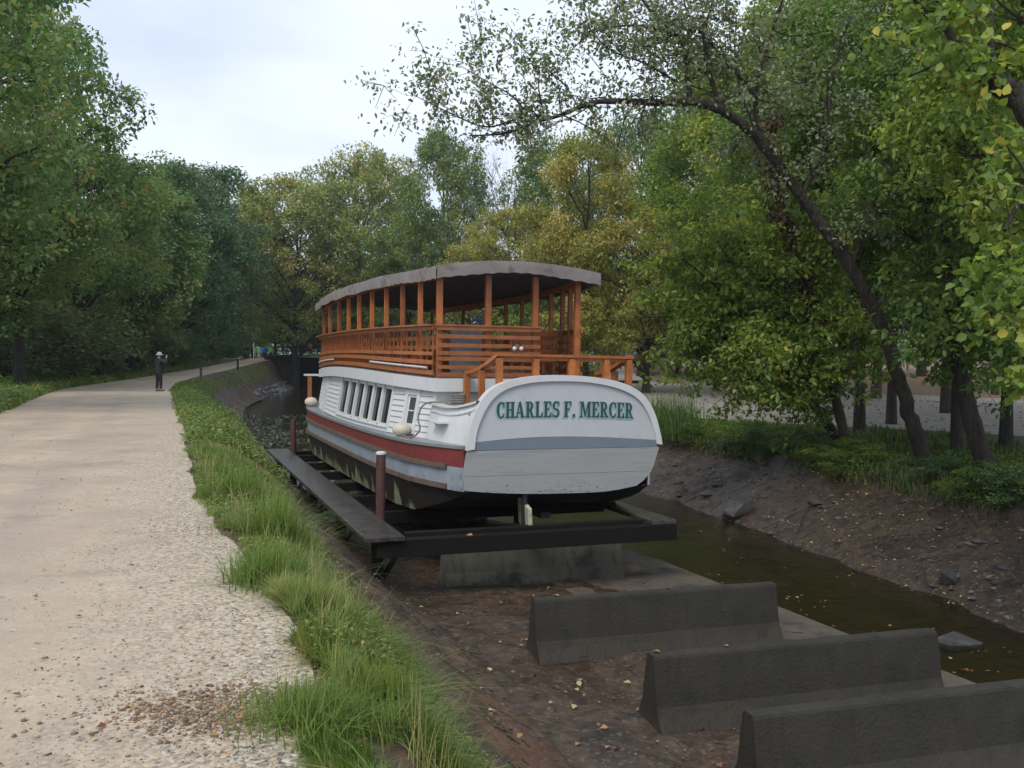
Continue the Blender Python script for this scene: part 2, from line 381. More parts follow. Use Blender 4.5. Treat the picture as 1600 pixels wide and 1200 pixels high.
# lower transom, raked forward towards its bottom edge
lo = [TP(*p) for p in [(729, 704.5), (724, 735), (722, 767)]] + dense([TP(*p) for p in [(760, 770), (820, 772), (890, 771), (950, 768), (996, 759)]], 3) + dense([TP(*p) for p in [(1007, 750), (1018, 735), (1024, 715), (1028, 698)]], 3)
mb = MB(off()); rk = lambda z: -.045 + .10*(.24-z)
n = len(lo); mb.add([(x, rk(z), z) for x, z in lo] + [(x, rk(z)+.05, z) for x, z in lo], [tuple(range(n)), tuple(range(2*n-1, n-1, -1))] + [(i, i+n, (i+1) % n+n, (i+1) % n) for i in range(n)])
lt = mb.build('lower_transom', M['lowpanel'], boat)
mb = MB(off())
seam = lambda z: [(lo[0][0]+.0, z), (1.6, z)]
for z in (-.2,):
    mb.bar((-1.66, rk(z)-.0005, z), (1.6, rk(z)-.0005, z+.0), .003, .003)
mb.build('plank_seam', M['rub'], lt)
# counter under the transom, sloping forward to the bottom
mb = MB(off())
bot = [(x, z) for x, z in lo[2:]]
v0 = [(x, rk(z)+.02, z+.02) for x, z in bot]; v1 = [(min(x, 1.75)*1.04, 1.7, -.98) for x, z in bot]
n = len(bot); mb.add(v0+v1, [(i, i+1, n+i+1, n+i) for i in range(n-1)]); mb.build('stern_counter', M['black'], boat)
# rudder stock and blade
p0 = TP(826, 795, -.10); p1 = TP(826, 845, -.10)
mb = MB(off()); mb.prism([(p0[0]-.02, -.12, p0[1]), (p0[0]+.03, .5, p0[1]+.12), (p0[0]+.05, .5, p1[1]+.22), (p1[0]-.0, -.12, p1[1])], (1, 0, 0), .07)
rd = mb.build('rudder', M['rudder'], boat, bevel=.008)
mb = MB(off()); mb.tube([(p0[0]+.01, .12, -.4), (p0[0]+.01, .12, p1[1]+.1)], .05, 10); mb.build('rudder_stock', M['black'], rd)

# ---- lettering
def glyph(ch):
    T, t, s = .19, .075, .075; S = []; P = []
    r = lambda x0, y0, x1, y1: P.append([(x0, y0), (x1, y0), (x1, y1), (x0, y1)])
    def arc(cx, cy, ro, io, a0, a1, n=14):
        o = [(cx+ro[0]*math.cos(R(a)), cy+ro[1]*math.sin(R(a))) for a in np.linspace(a0, a1, n)]
        i = [(cx+io[0]*math.cos(R(a)), cy+io[1]*math.sin(R(a))) for a in np.linspace(a0, a1, n)]
        for k in range(n-1): P.append([o[k], o[k+1], i[k+1], i[k]])
    def sf(cx, y, w): r(cx-w/2, y, cx+w/2, y+s)
    if ch == 'C':
        arc(.33, .5, (.33, .52), (.14, .44), 48, 312, 22); r(.50, .62, .57, .98); r(.50, .1, .56, .30); w = .62
    elif ch == 'H':
        r(.08, 0, .08+T, 1); r(.46, 0, .46+T, 1); r(.08+T, .46, .46, .46+s)
        for x in (.08+T/2, .46+T/2): sf(x, 0, .34); sf(x, 1-s, .34)
        w = .74
    elif ch == 'A':
        P.append([(.06, 0), (.14, 0), (.36, 1), (.27, 1)]); P.append([(.44, 0), (.66, 0), (.43, 1), (.27, 1)]); r(.18, .27, .50, .27+s); sf(.10, 0, .24); sf(.56, 0, .32); w = .74
    elif ch == 'R':
        r(.08, 0, .08+T, 1); arc(.33, .73, (.26, .27), (.08, .19), -90, 90, 12); r(.08+T, .92, .34, 1); r(.08+T, .46, .34, .54)
        P.append([(.30, .46), (.46, .46), (.66, 0), (.46, 0)]); sf(.08+T/2, 0, .34); r(0, 1-s, .2, 1); sf(.60, 0, .22); w = .72
    elif ch == 'L':
        r(.08, 0, .08+T, 1); sf(.08+T/2, 1-s, .34); r(0, 0, .58, s); P.append([(.44, s), (.58, s), (.58, .34), (.54, .34)]); w = .63
    elif ch in 'EF':
        r(.08, 0, .08+T, 1); r(0, 1-s, .58, 1); P.append([(.54, .68), (.58, .68), (.58, 1-s), (.44, 1-s)]); r(.08+T, .47, .42, .47+s); r(.40, .38, .44, .64)
        if ch == 'E': r(0, 0, .60, s); P.append([(.44, s), (.60, s), (.60, .34), (.56, .34)])
        else: sf(.08+T/2, 0, .36)
        w = .64
    elif ch == 'S':
        arc(.30, .73, (.27, .29), (.11, .20), 40, 270, 16); arc(.30, .27, (.27, .29), (.11, .20), -140, 90, 16); r(.48, .70, .54, 1.0); r(.03, 0, .09, .30); w = .6
    elif ch == 'M':
        r(.10, 0, .10+t, 1); r(.66, 0, .66+T, 1); P.append([(.10, 1), (.32, 1), (.50, .18), (.42, 0)]); P.append([(.42, 0), (.50, .1), (.74, 1), (.66, 1)])
        sf(.12, 0, .26); sf(.75, 0, .34); r(0, 1-s, .2, 1); r(.7, 1-s, .92, 1); w = .94
    elif ch == '.': r(.04, 0, .22, .18); w = .26
    else: w = .26
    return P, w
TXT = 'CHARLES F. MERCER'
x0, zlo = TP(776, 653.5, -.03); x1, _ = TP(990, 650.5, -.03); H_ = .255
tot = sum(glyph(c)[1] + .035 for c in TXT)
def letters(dx, dz, dy, name, m, grow):
    mb = MB(off()); x = 0; k = 0; sxx = (x1-x0)/tot
    for c in TXT:
        P, w = glyph(c)
        for p in P:
            cx = sum(q[0] for q in p)/4; cy = sum(q[1] for q in p)/4
            pts = []
            for q in p:
                X = x0 + (x+q[0] + (q[0]-cx)*0)*sxx + dx + (q[0] > cx and grow or -grow)
                u = (x+q[0])/tot*2-1
                Z = zlo + q[1]*H_ + .022*(1-u*u) + (u+1)*-.012 + dz + (q[1] > cy and grow or -grow)
                pts.append((X, -.0255-dy-.00004*k, Z))
            mb.prism(pts, (0, 1, 0), .0005); k += 1
        x += w + .035
    return mb.build(name, m, transom)
letters(-.022, -.022, .0015, 'letter_shadow', M['lshadow'], .006)
letters(0, 0, .009, 'lettering', M['green'], .001)

# ---- cabin walls, roof band
lean = lambda z: (1.12 - z)*.17
def wp(b, z, o=0.0): return (float(RL(b)) + .04 - lean(z) - o, b, z)
def wps(b, z, o=0.0): return (float(RRs(b)) - .04 + lean(z) + o, b, z)
zr0 = lambda b: 1.09 + hog(b); zr1 = lambda b: 1.32 + hog(b)
bs = np.linspace(1.75, 13.1, 40)
mb = MB(off())
for side in (wp, wps):            # inner backing of the walls, left open at the big windows
    for i in range(len(bs)-1):
        b0, b1 = bs[i], bs[i+1]
        hi = [(zr0(b0)+.02, zr0(b1)+.02)]
        if 3.5 < (b0+b1)/2 < 8.1:
            rows = [(.22, .22, .36, .36), (zr0(b0)-.1, zr0(b1)-.1, zr0(b0)+.02, zr0(b1)+.02)]
        else: rows = [(.22, .22, zr0(b0)+.02, zr0(b1)+.02)]
        for a_, b_, c_, d_ in rows:
            mb.add([side(b0, a_), side(b1, b_), side(b1, d_), side(b0, c_), side(b0, a_, -.04), side(b1, b_, -.04), side(b1, d_, -.04), side(b0, c_, -.04)], [(0,1,2,3),(7,6,5,4),(0,4,5,1),(2,6,7,3)])
for bb in (1.75, 13.1):
    mb.add([wp(bb, .22), wps(bb, .22), wps(bb, 1.12), wp(bb, 1.12), *[(x, y+.04, z) for x, y, z in (wp(bb, .22), wps(bb, .22), wps(bb, 1.12), wp(bb, 1.12))]], [(0,1,2,3),(7,6,5,4),(0,4,5,1),(2,6,7,3),(1,5,6,2),(0,3,7,4)])
walls = mb.build('cabin_wall', M['white'], boat)
def laps(b0, b1, skip=()):
    mb = MB(off()); z = .26; h = .105
    while z < 1.06 + hog((b0+b1)/2):
        n = max(1, int((b1-b0)/.3)); xs = np.linspace(b0, b1, n+1)
        for u, v in zip(xs[:-1], xs[1:]):
            if any(s0 < (u+v)/2 < s1 for s0, s1 in skip): continue
            tz = lambda b: min(z+h, zr0(b)-.004)
            if tz(u) - z < .02: continue
            mb.add([wp(u, z, .036), wp(v, z, .036), wp(v, tz(v), .006), wp(u, tz(u), .006), wp(u, z, .002), wp(v, z, .002)], [(0,1,2,3),(0,4,5,1)])
        z += h
    return mb
laps(1.80, 2.30).build('lap_siding', M['white'], walls)
laps(2.86, 3.48).build('lap_siding', M['white'], walls)
laps(8.2, 10.5).build('lap_siding', M['white'], walls)
laps(11.5, 13.05).build('lap_siding', M['white'], walls)
for b0, b1 in ((1.74, 1.82), (10.52, 11.48), (13.03, 13.11), (3.44, 3.52), (8.1, 8.2)):
    mb = MB(off())
    mb.add([wp(b0, .25, .034), wp(b1, .25, .034), wp(b1, zr0(b1), .034), wp(b0, zr0(b0), .034), wp(b0, .25), wp(b1, .25), wp(b1, zr0(b1)), wp(b0, zr0(b0))], [(0,1,2,3),(0,4,5,1),(1,5,6,2),(0,3,7,4)])
    mb.build('corner_board', M['white'], walls)
# small cabin window
def wquad(mb, b0, b1, z0, z1, o0, o1):
    mb.add([wp(b0, z0, o0), wp(b1, z0, o0), wp(b1, z1, o0), wp(b0, z1, o0), wp(b0, z0, o1), wp(b1, z0, o1), wp(b1, z1, o1), wp(b0, z1, o1)], [(0,1,2,3),(7,6,5,4),(0,4,5,1),(1,5,6,2),(2,6,7,3),(3,7,4,0)])
mb = MB(off())
for q in ((2.30, 2.40, .30, 1.08), (2.76, 2.86, .30, 1.08), (2.40, 2.76, .30, .42), (2.40, 2.76, 1.0, 1.08), (2.46, 2.70, .70, .72)): wquad(mb, *q, .002, .045)
wf = mb.build('small_window', M['white'], boat)
mb = MB(off()); wquad(mb, 2.40, 2.76, .42, 1.0, .003, .012); mb.build('pane', M['white'], wf)
mb = MB(off()); wquad(mb, 2.47, 2.69, .48, .95, .013, .016); mb.build('dark_pane', M['glass'], wf)
# the row of six tall dark openings between white posts
WX = np.array([3.5, 4.12, 4.78, 5.48, 6.24, 7.08, 8.1])
for i in range(6):
    b0, b1 = WX[i], WX[i+1]
    mb = MB(off())
    for u, v in ((b0+.0, b0+.065), (b1-.065, b1-.0)): wquad(mb, u+(.001 if u == b0 else 0), v-(.001 if v == b1 else 0), .38, zr0((u+v)/2)-.02, -.03, .036)
    wquad(mb, b0+.067, b1-.067, .36, .40, -.03, .042)
    w_ = mb.build('window', M['white'], boat)
    mb = MB(off()); wquad(mb, b0+.06, b1-.06, .39, min(zr0(b0), zr0(b1))-.02, -.028, -.02); mb.build('pane', M['glass'], w_)
mb = MB(off())                    # sill under the windows
for i in range(6): wquad(mb, WX[i]+.001, WX[i+1]-.001, .25, .35, .002, .02); wquad(mb, WX[i]+.001, WX[i+1]-.001, .335, .36, .021, .06)
mb.build('window_sill', M['white'], walls)
# roof: white band and slab
def band(fL, fR, z0, z1, bs, name, m, th, parent=boat, back=True, o=.12):
    mb = MB(off()); vs = []
    loop = [(float(fL(b))-o, b) for b in bs] + [(float(fR(b))+o, b) for b in bs[::-1]]
    n = len(loop)
    for a, b in loop: vs += [(a, b, z0(b)), (a, b, z1(b))]
    fs = [(2*i, 2*((i+1) % n), 2*((i+1) % n)+1, 2*i+1) for i in range(n)]
    k = len(bs)
    for i in range(k-1):
        fs.append((2*i+1, 2*i+3, 2*(n-2-i)+1, 2*(n-1-i)+1)); fs.append((2*i, 2*i+2, 2*(n-2-i), 2*(n-1-i)))
    return mb.add(vs, fs).build(name, m, parent)
rb_ = np.linspace(1.58, 13.35, 36)
RLx = lambda b: RL(b) if b > 1.7 else RL(1.7)+.02
roof = band(RLx, lambda b: RRs(b), zr0, zr1, rb_, 'cabin_roof', M['white'], 0, o=.10)
band(RLx, lambda b: RRs(b), lambda b: zr1(b)+.003, lambda b: zr1(b)+.012, rb_, 'roof_deck', M['deckgrey'], 0, roof, o=.04)
# bow porch: post and board
mb = MB(off()); mb.bar((-2.28, 13.45, .24), (-2.28, 13.45, 1.12), .11, .11, (0, 1, 0)); mb.build('porch_post', M['orange'], boat); mb = MB(off()); mb.bar((1.6, 13.45, .24), (1.6, 13.45, 1.12), .11, .11, (0, 1, 0)); mb.build('porch_post', M['orange'], boat)
mb = MB(off()); mb.box((-.35, 13.62, 1.15), (4.1, .5, .05)); mb.build('porch_board', M['white'], boat)

# ---- stern bulwark and stern deck
mb = MB(off())
zs = spl([(0, .97), (.5, .87), (1.7, .86)])
xs = np.linspace(.0, 1.74, 10)
_rz = sorted((z, x) for x, z in oc[:14])
rimx = lambda z: float(np.interp(z, [q[0] for q in _rz], [q[1] for q in _rz])) + .015
def vL(b, z):
    t = min(1, b/1.0); t = t*t*(3-2*t); e = np.interp(b, [0, 1.74], [-1.62, -1.74]) - (.9-z)*.17
    return (rimx(z)*(1-t) + e*t, b, z)
for u, v in zip(xs[:-1], xs[1:]):
    for k_ in range(4):
        g0, g1 = k_/4, (k_+1)/4; zz = lambda b, g: .22 + (float(zs(b))-.22)*g
        q = [vL(u, zz(u, g0)), vL(v, zz(v, g0)), vL(v, zz(v, g1)), vL(u, zz(u, g1))]
        mb.add(q + [(x+.05, y, z) for x, y, z in q], [(0,1,2,3),(7,6,5,4)] + ([(2,6,7,3)] if k_ == 3 else []))
for u, v in ((.12, 1.74), (.12, .2)):
    pass
mb.build('stern_bulwark', M['white'], boat)
mb = MB(off())
for u, v in zip(xs[:-1], xs[1:]):
    q = [vL(u, float(zs(u))), vL(v, float(zs(v)))]
    mb.add([(x-.06, y, z+.0) for x, y, z in q] + [(x+.28, y, z) for x, y, z in q] + [(x-.06, y, z+.035) for x, y, z in q] + [(x+.28, y, z+.035) for x, y, z in q], [(0,1,3,2),(4,6,7,5),(0,4,5,1),(2,3,7,6)])
    q = [vL(u, float(zs(u))-.12), vL(v, float(zs(v))-.12)]
    mb.add([(x-.02, y, z) for x, y, z in q] + [(x+.0, y, z) for x, y, z in q] + [(x-.02, y, z+.02) for x, y, z in q] + [(x+.0, y, z+.02) for x, y, z in q], [(0,1,3,2),(4,6,7,5),(0,4,5,1),(2,3,7,6)])
mb.build('bulwark_shelf', M['white'], boat)
mb = MB(off()); q = vL(1.0, .60); mb.box((q[0]-.09, 1.05, .60), (.18, .55, .025)); mb.bar((q[0]-.15, 1.05, .59), (q[0]+.0, 1.05, .45), .02, .03); mb.build('boarding_step', M['white'], boat)
mb = MB(off()); mb.box((0.0, .93, .76), (3.1, 1.55, .05)); mb.build('stern_deck', M['deckgrey'], boat)
mb = MB(off())                    # starboard bulwark
mb.add([(1.60, .1, .24), (1.78, 1.74, .24), (1.70, 1.74, .9), (1.5, .1, .95)] + [(1.55, .1, .24), (1.73, 1.74, .24), (1.65, 1.74, .9), (1.45, .1, .95)], [(0,1,2,3),(7,6,5,4),(0,4,5,1),(2,6,7,3),(0,3,7,4),(1,5,6,2)]); mb.build('stern_bulwark', M['white'], boat)

# ---- upper deck: posts
zc0 = 3.06
for k, b in enumerate([1.72, 2.42, 3.16, 4.06, 5.08, 6.2, 7.4, 8.8, 10.7, 13.2]):
    for f, sgn in ((RL, 1), (RRs, -1)):
        a = float(f(b)) + .03*sgn; w = .10 if k == 0 else .082
        mb = MB(off()); mb.bar((a, b, zr1(b)+.013), (a, b, zc0-.0+.03), w, w, (0, 1, 0)); mb.build('post', M['orange'], boat, bevel=.006)
for a in (-.74, .16):
    mb = MB(off()); mb.bar((a, 1.72, zr1(1.72)+.013), (a, 1.72, zc0+.10), .10, .10, (0, 1, 0)); mb.build('post', M['orange'], boat, bevel=.006)
# railings
def railboard(f, o, bs, z0, z1, th, mb):
    for i in range(len(bs)-1):
        b0, b1 = bs[i], bs[i+1]; e = .0
        q = []
        for b in (b0, b1):
            a = float(f(b)); q.append((a+o, b))
        d = Vector((q[1][0]-q[0][0], q[1][1]-q[0][1])).normalized(); n = Vector((-d.y, d.x))*th
        vs = []
        for (a, b) in q:
            for zz in (z0(b), z1(b)): vs += [(a, b, zz), (a+n.x, b+n.y, zz)]
        mb.add(vs, [(0,2,6,4),(1,5,7,3),(0,4,5,1),(2,3,7,6),(0,1,3,2),(4,6,7,5)])
rbs = np.linspace(1.68, 13.25, 24)
def side_rail(f, o, s, m, key):
    mb = MB(off())
    railboard(f, o, rbs, lambda b: 2.165, lambda b: 2.235, .035, mb); railboard(f, o-.03*s, rbs, lambda b: 2.236, lambda b: 2.262, .11*1, mb)
    railboard(f, o, rbs, lambda b: 1.72+.4*hog(b), lambda b: 1.785+.4*hog(b), .03, mb)
    railboard(f, o, rbs, lambda b: 1.56+.8*hog(b), lambda b: 1.635+.8*hog(b), .03, mb)
    railboard(f, o, rbs, lambda b: 1.375+hog(b), lambda b: 1.455+hog(b), .03, mb)
    r = mb.build('side_railing', m, boat)
    mb = MB(off())
    for b in np.arange(1.8, 13.2, .20):
        a = float(f(b))+o+.035*s; mb.bar((a, b, 1.345+hog(b)), (a, b, 2.165), .028, .045, (0, 1, 0))
    mb.build('baluster', m, r)['kind'] = 'stuff'
    mb = MB(off())                # inner seat-back boards seen through the balusters
    railboard(f, o+.12*s, rbs, lambda b: 1.99, lambda b: 2.06, .025, mb); railboard(f, o+.12*s, rbs, lambda b: 1.83, lambda b: 1.90, .025, mb)
    mb.build('seat_back', m, r)
side_rail(RL, -.075, 1, M['orange'], 'port'); side_rail(RRs, .075, -1, M['orange2'], 'starboard')
mb = MB(off())                    # stern railing boards between the corner post and the gate
for z, h in ((2.2, .075), (2.055, .07), (1.90, .07), (1.765, .075), (1.665, .07), (1.52, .065), (1.385, .075)):
    mb.box((-.745, 1.60, z), (1.93, .035, h))
mb.box((-.745, 1.62, 2.25), (1.99, .12, .028))
mb.build('stern_railing', M['orange'], boat)
mb = MB(off())                    # lattice at the gate
for z in (2.17, 2.0, 1.83, 1.66): mb.box((.60, 2.9, z), (1.0, .03, .085))
for a in np.linspace(.16, 1.04, 5): mb.box((a, 2.935, 1.82), (.075, .03, .86))
mb.build('lattice_gate', M['orange2'], boat)
# long benches on the upper deck
for a in (-1.35, -.1):
    mb = MB(off())
    for da in (-.13, 0, .13): mb.box((a+da, 7.6, 1.88), (.11, 7.2, .035))
    for b in np.arange(4.3, 11.2, 1.3): mb.box((a, b, 1.62+.5*hog(b)), (.3, .06, .46))
    mb.build('bench', M['orange2'], boat)
# white lamp tubes lying along the lower rail
for b0, b1 in ((1.85, 4.6), (8.6, 12.8)):
    mb = MB(off()); bb = np.linspace(b0, b1, 8); mb.tube([(float(RL(b))-.13, b, 1.50+hog(b)) for b in bb], .02, 6); mb.build('light_tube', M['white'], boat)
# stair hatch, spotlights
mb = MB(off()); mb.box((-.72, 3.1, 1.82), (.42, .7, .94)); hatch = mb.build('stair_hatch', M['greydoor'], boat, bevel=.01)
mb = MB(off())
for dx in (-.08, 0, .08): mb.box((-.62+dx, 2.74, 2.39), (.018, .03, .18))
for z in (2.31, 2.39, 2.47): mb.box((-.62, 2.735, z), (.18, .03, .018))
mb.build('hatch_window', M['bluef'], hatch)
for a in (-.30, -.17):
    mb = MB(off()); mb.ball((a, 1.52, 1.86), (.04, .035, .04)); sp = mb.build('spotlight', M['white'], boat, smooth=True)
    mb = MB(off()); mb.bar((a, 1.56, 1.88), (a, 1.60, 1.98), .03, .03); mb.build('bracket', M['black'], sp)
# ---- stern deck hand rail
pts_top = []
zR = 1.70
P7, P3 = (1.28, .18), (-1.05, .18)
mb = MB(off())
mb.bar((P3[0]-.05, .18, zR+.04), (P7[0]+.08, .18, zR+.02), .11, .045)
mb.bar((P3[0], .20, zR-.01), (P7[0], .20, zR-.03), .035, .07)
hr = mb.build('stern_handrail', M['orange'], boat)
for sx_, bx in ((P3[0], 1.5), (P7[0], 1.5)):
    mb = MB(off()); arc = []
    for t_ in np.linspace(0, 1, 9): arc.append((sx_ - (.12*t_ if sx_ < 0 else -.04*t_), .18 + (bx-.18)*t_, zR + .03 - .30*math.sin(t_*math.pi/2*.95)))
    for u, v in zip(arc[:-1], arc[1:]): mb.bar(u, v, .12, .06)
    mb.build('curved_handrail', M['orange'], boat)
for (a, b, z0, z1) in ((P3[0], .18, .80, 1.68), (-.42, .18, .80, 1.68), (.22, .18, .80, 1.68), (.86, .18, .80, 1.68), (P7[0], .18, .80, 1.68), (-1.13, .85, .80, 1.48), (-1.19, 1.5, .85, 1.40), (1.35, .85, .8, 1.48), (1.37, 1.5, .85, 1.40)):
    mb = MB(off()); mb.bar((a, b, z0), (a, b, z1), .10, .10, (0, 1, 0)); mb.build('handrail_post', M['orange'], boat, bevel=.005)

# ---- canopy
cl = lambda b: float(RL(max(b, 1.7))) - .14 if b > 1.4 else float(RL(1.7))-.12
cr_ = lambda b: float(RRs(max(b, 1.7))) + .28
cb = np.linspace(1.38, 13.75, 44); ns = 15
mb = MB(off()); vs = []
def cz(b, s): return 3.245 - .02*(b > 99) + .15*(1-s*s) + .006*math.sin(b*2.7+s*3)
for b in cb:
    for j in range(ns):
        s = j/(ns-1)*2-1; a = cl(b) + (cr_(b)-cl(b))*(s+1)/2; vs.append((a, b, cz(b, s)))
nb = len(cb)
fs = [(i*ns+j, i*ns+j+1, (i+1)*ns+j+1, (i+1)*ns+j) for i in range(nb-1) for j in range(ns-1)]
k = len(vs); vs += [(x, y, z-.02) for x, y, z in vs]
fs += [(k+i*ns+j, k+(i+1)*ns+j, k+(i+1)*ns+j+1, k+i*ns+j+1) for i in range(nb-1) for j in range(ns-1)]
canopy = mb.add(vs, fs).build('canopy', M['canvas'], boat, smooth=True)
# valance with scalloped lower edge
def valance(P, drop, name):
    mb = MB(off()); vs = []; n = len(P); acc = 0
    for i, p in enumerate(P):
        if i: acc += (Vector(p)-Vector(P[i-1])).length
        sc = drop - .018*abs(math.sin(acc*math.pi/.26)) + .012*math.sin(acc*3.1)
        d = (Vector(P[min(i+1, n-1)])-Vector(P[max(i-1, 0)])).normalized(); o = Vector((-d.y, d.x, 0))
        w = .012*math.sin(acc*5.3)
        for zz, oo in ((p[2]+.004, .004), (p[2]-drop*.4, .02+w*.6), (p[2]-sc, .018+w)):
            vs.append(Vector(p)*1.0 + Vector((o.x*oo, o.y*oo, zz-p[2])))
    m_ = len(vs); inner = []
    for i in range(n-1):
        inner += [(3*i, 3*i+3, 3*i+4, 3*i+1), (3*i+1, 3*i+4, 3*i+5, 3*i+2)]
    return mb.add(vs, inner).build(name, M['canvas'], canopy, smooth=True)
lp = [(cl(b), b, cz(b, -1)) for b in np.linspace(13.75, 1.38, 300)][::-1]
valance(lp, .225, 'valance'); valance([(cr_(b), b, cz(b, 1)) for b in np.linspace(13.75, 1.38, 300)], .21, 'valance')
tp = [(cl(1.38) + (cr_(1.38)-cl(1.38))*(s+1)/2, 1.38, cz(1.38, s)) for s in np.linspace(1, -1, 110)]
valance(tp, .225, 'valance')
valance([(cl(13.75) + (cr_(13.75)-cl(13.75))*(s+1)/2, 13.75, cz(13.75, s)) for s in np.linspace(-1, 1, 60)], .21, 'valance')
for b in np.linspace(1.72, 13.2, 19):
    mb = MB(off()); pr = None
    for j in range(9):
        s = j/8*2-1; a = float(RL(b)) + (float(RRs(b))-float(RL(b)))*(s+1)/2; q = (a, b, cz(b, s*.9)-.07-.02)
        if pr: mb.bar(pr, q, .05, .08)
        pr = q
    mb.build('canopy_rafter', M['under'], canopy)
for f, sg in ((RL, 1), (RRs, -1)):
    mb = MB(off())
    for u, v in zip(rbs[:-1], rbs[1:]): mb.bar((float(f(u))+.03*sg, u, 3.10), (float(f(v))+.03*sg, v, 3.10), .06, .11)
    mb.build('top_plate', M['orange2'], canopy)
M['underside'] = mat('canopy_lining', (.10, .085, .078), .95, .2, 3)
mb = MB(off()); vs = []
for b in cb:
    for j in range(ns):
        s = j/(ns-1)*2-1; a = cl(b)+.02 + (cr_(b)-cl(b)-.04)*(s+1)/2; vs.append((a, b+(.01 if b < 2 else -.01 if b > 13 else 0), cz(b, s)-.026))
mb.add(vs, [(i*ns+j, i*ns+j+1, (i+1)*ns+j+1, (i+1)*ns+j) for i in range(nb-1) for j in range(ns-1)]).build('canopy_lining', M['underside'], canopy, smooth=True)

# ---- things lying on the boat (top level)
def bw(a, b, z): v = BR @ Vector((a, b, 0)); return Vector((BO.x+v.x, BO.y+v.y, z))
for (a, b, r_, lab) in ((-2.12, 2.45, .15, 'dirty white fender ball with rope lying on the side deck near the stern bulwark'), (-2.33, 12.75, .16, 'white fender ball lying on the side deck at the far bow end')):
    f_ = empty('fender', bw(a, b, gun(b)), 0); tag(f_, lab, 'fender', 'fender balls on the side deck')
    mb = MB(); mb.ball((0, 0, r_*.8), (r_*1.15, r_, r_*.86), 16, 10); mb.build('ball', M['fender'], f_, smooth=True)
    mb = MB(); pp = [(r_*1.3+.05*math.cos(t_*1.3), .05*math.sin(t_*2)-.03, .03+.02*math.sin(t_*3)) for t_ in np.linspace(0, 6, 18)]; mb.tube([(r_*1.1, 0, r_*.8)]+pp, .012, 6); mb.build('cord', M['rope'], f_)
rp = [bw(-1.62, 1.1, .90), bw(-1.66, 1.35, .915), bw(-1.82, 1.65, .90), bw(-1.93, 1.74, .82), bw(-2.0, 1.72, .62), bw(-1.99, 1.62, .45), bw(-2.05, 1.68, .33), bw(-2.10, 1.9, .275), bw(-2.13, 2.2, .275), bw(-2.14, 2.33, .275)]
P_ = []
for i in range(len(rp)-1):
    p0, p1, p2, p3 = rp[max(i-1, 0)], rp[i], rp[i+1], rp[min(i+2, len(rp)-1)]
    for t_ in np.linspace(0, 1, 6)[:-1]: P_.append(.5*((2*p1)+(p2-p0)*t_+(2*p0-5*p1+4*p2-p3)*t_*t_+(3*p1-p0-3*p2+p3)*t_**3))
coil = [bw(-1.50+.10*math.cos(t_)*(1+.1*math.sin(t_*.7)), .95+.2*math.sin(t_), .92+.006*t_) for t_ in np.linspace(0, 26, 120)][::-1]
mb = MB(P_[0]); mb.tube(coil + P_, .016, 6); rope = mb.build('rope', M['rope'], None, P_[0], smooth=True); tag(rope, 'brown mooring rope coiled on the stern bulwark and hanging down to the side deck', 'rope')
# ================================================================== TERRAIN
pe = spl([(-8, 3.6), (0, .65), (3.7, -.72), (5.2, -1.15), (6.5, -1.8), (8, -2.45), (10, -3.3), (15, -5.2), (27, -9.7), (38, -13.9), (45, -16.6), (60, -21.2), (80, -24.6), (110, -29.4), (125, -31.6), (140, -32.5), (200, -31)])
pl = spl([(-8, -2.2), (0, -4.8), (10, -8.4), (15, -10.3), (27, -14.9), (45, -21.8), (60, -25.0), (80, -27.8), (110, -32.6), (125, -35), (140, -36), (200, -34.5)])
_pe0 = pe; pe = lambda y: _pe0(y) + (vnoise(np.asarray(y, float)*0+9.1, y, .55, 53, 5)-.5)*.38*np.clip(26/np.maximum(np.asarray(y, float), 1), .25, 1)
ge = spl([(-8, 4.6), (0, 1.6), (3, .30), (4.5, -.20), (5.9, -.66), (8, -1.38), (11, -2.4), (19, -5.05), (27, -7.95), (39, -12), (45, -14.7), (60, -19.8), (72, -22.3), (80, -23.4), (100, -26.6), (125, -31)])
lb = spl([(-8, 5.2), (0, 3.6), (3, 2.5), (5, 1.75), (6, 1.4), (8, .6), (11.3, -.3), (14, -1.35), (20, -3.6), (27, -6.3), (39, -10.9), (46, -13.7), (60, -17.6), (72, -20.3), (80, -21.6), (100, -25.2), (125, -29)])
rb = spl([(-8, 11), (0, 9.6), (8, 8.1), (12.6, 7.1), (18, 5.95), (27, 3.6), (40, -.3), (60, -7.5), (80, -13), (100, -17), (125, -21)])
rt = spl([(-8, 14), (0, 13), (8, 11), (12, 10.1), (16.2, 8.95), (19.2, 8.0), (25.4, 6.6), (31, 4.7), (45, .9), (60, -5), (80, -10.5), (100, -14.5), (125, -19)])
_rb0 = rb; rb = lambda y: _rb0(y) + (vnoise(np.asarray(y, float)*0+3.3, y, .8, 41, 4)-.5)*.7
_lb0 = lb; lb = lambda y: _lb0(y) + (vnoise(np.asarray(y, float)*0+7.3, y, .7, 43, 4)-.5)*.35
_rt0 = rt; rt = lambda y: _rt0(y) + (vnoise(np.asarray(y, float)*0+5.3, y, .6, 47, 4)-.5)*.8
xs_ = spl([(-8, 8), (3, 7.2), (8, 6.25), (10.3, 5.3), (12.7, 4.3), (15.6, 3.15), (17.6, 2.3), (20, .8), (23, -1.5), (27, -4.6), (31, -7.3), (36, -9.4), (60, -17.4), (125, -28.8)])
zp = spl([(-10, 0), (45, 0), (55, .05), (60, .1), (80, .5), (110, 1.2), (140, 1.66), (200, 1.9), (700, 3)])
zr_ = spl([(-10, -.3), (30, -.3), (50, -.25), (80, .1), (110, .9), (140, 1.8), (200, 4), (700, 12)])
WATER = -2.12
ys = np.concatenate([np.arange(-8, 3, .5), np.arange(3, 12, .07), np.arange(12, 30, .16), np.arange(30, 60, .5), np.arange(60, 127, 1.2)])
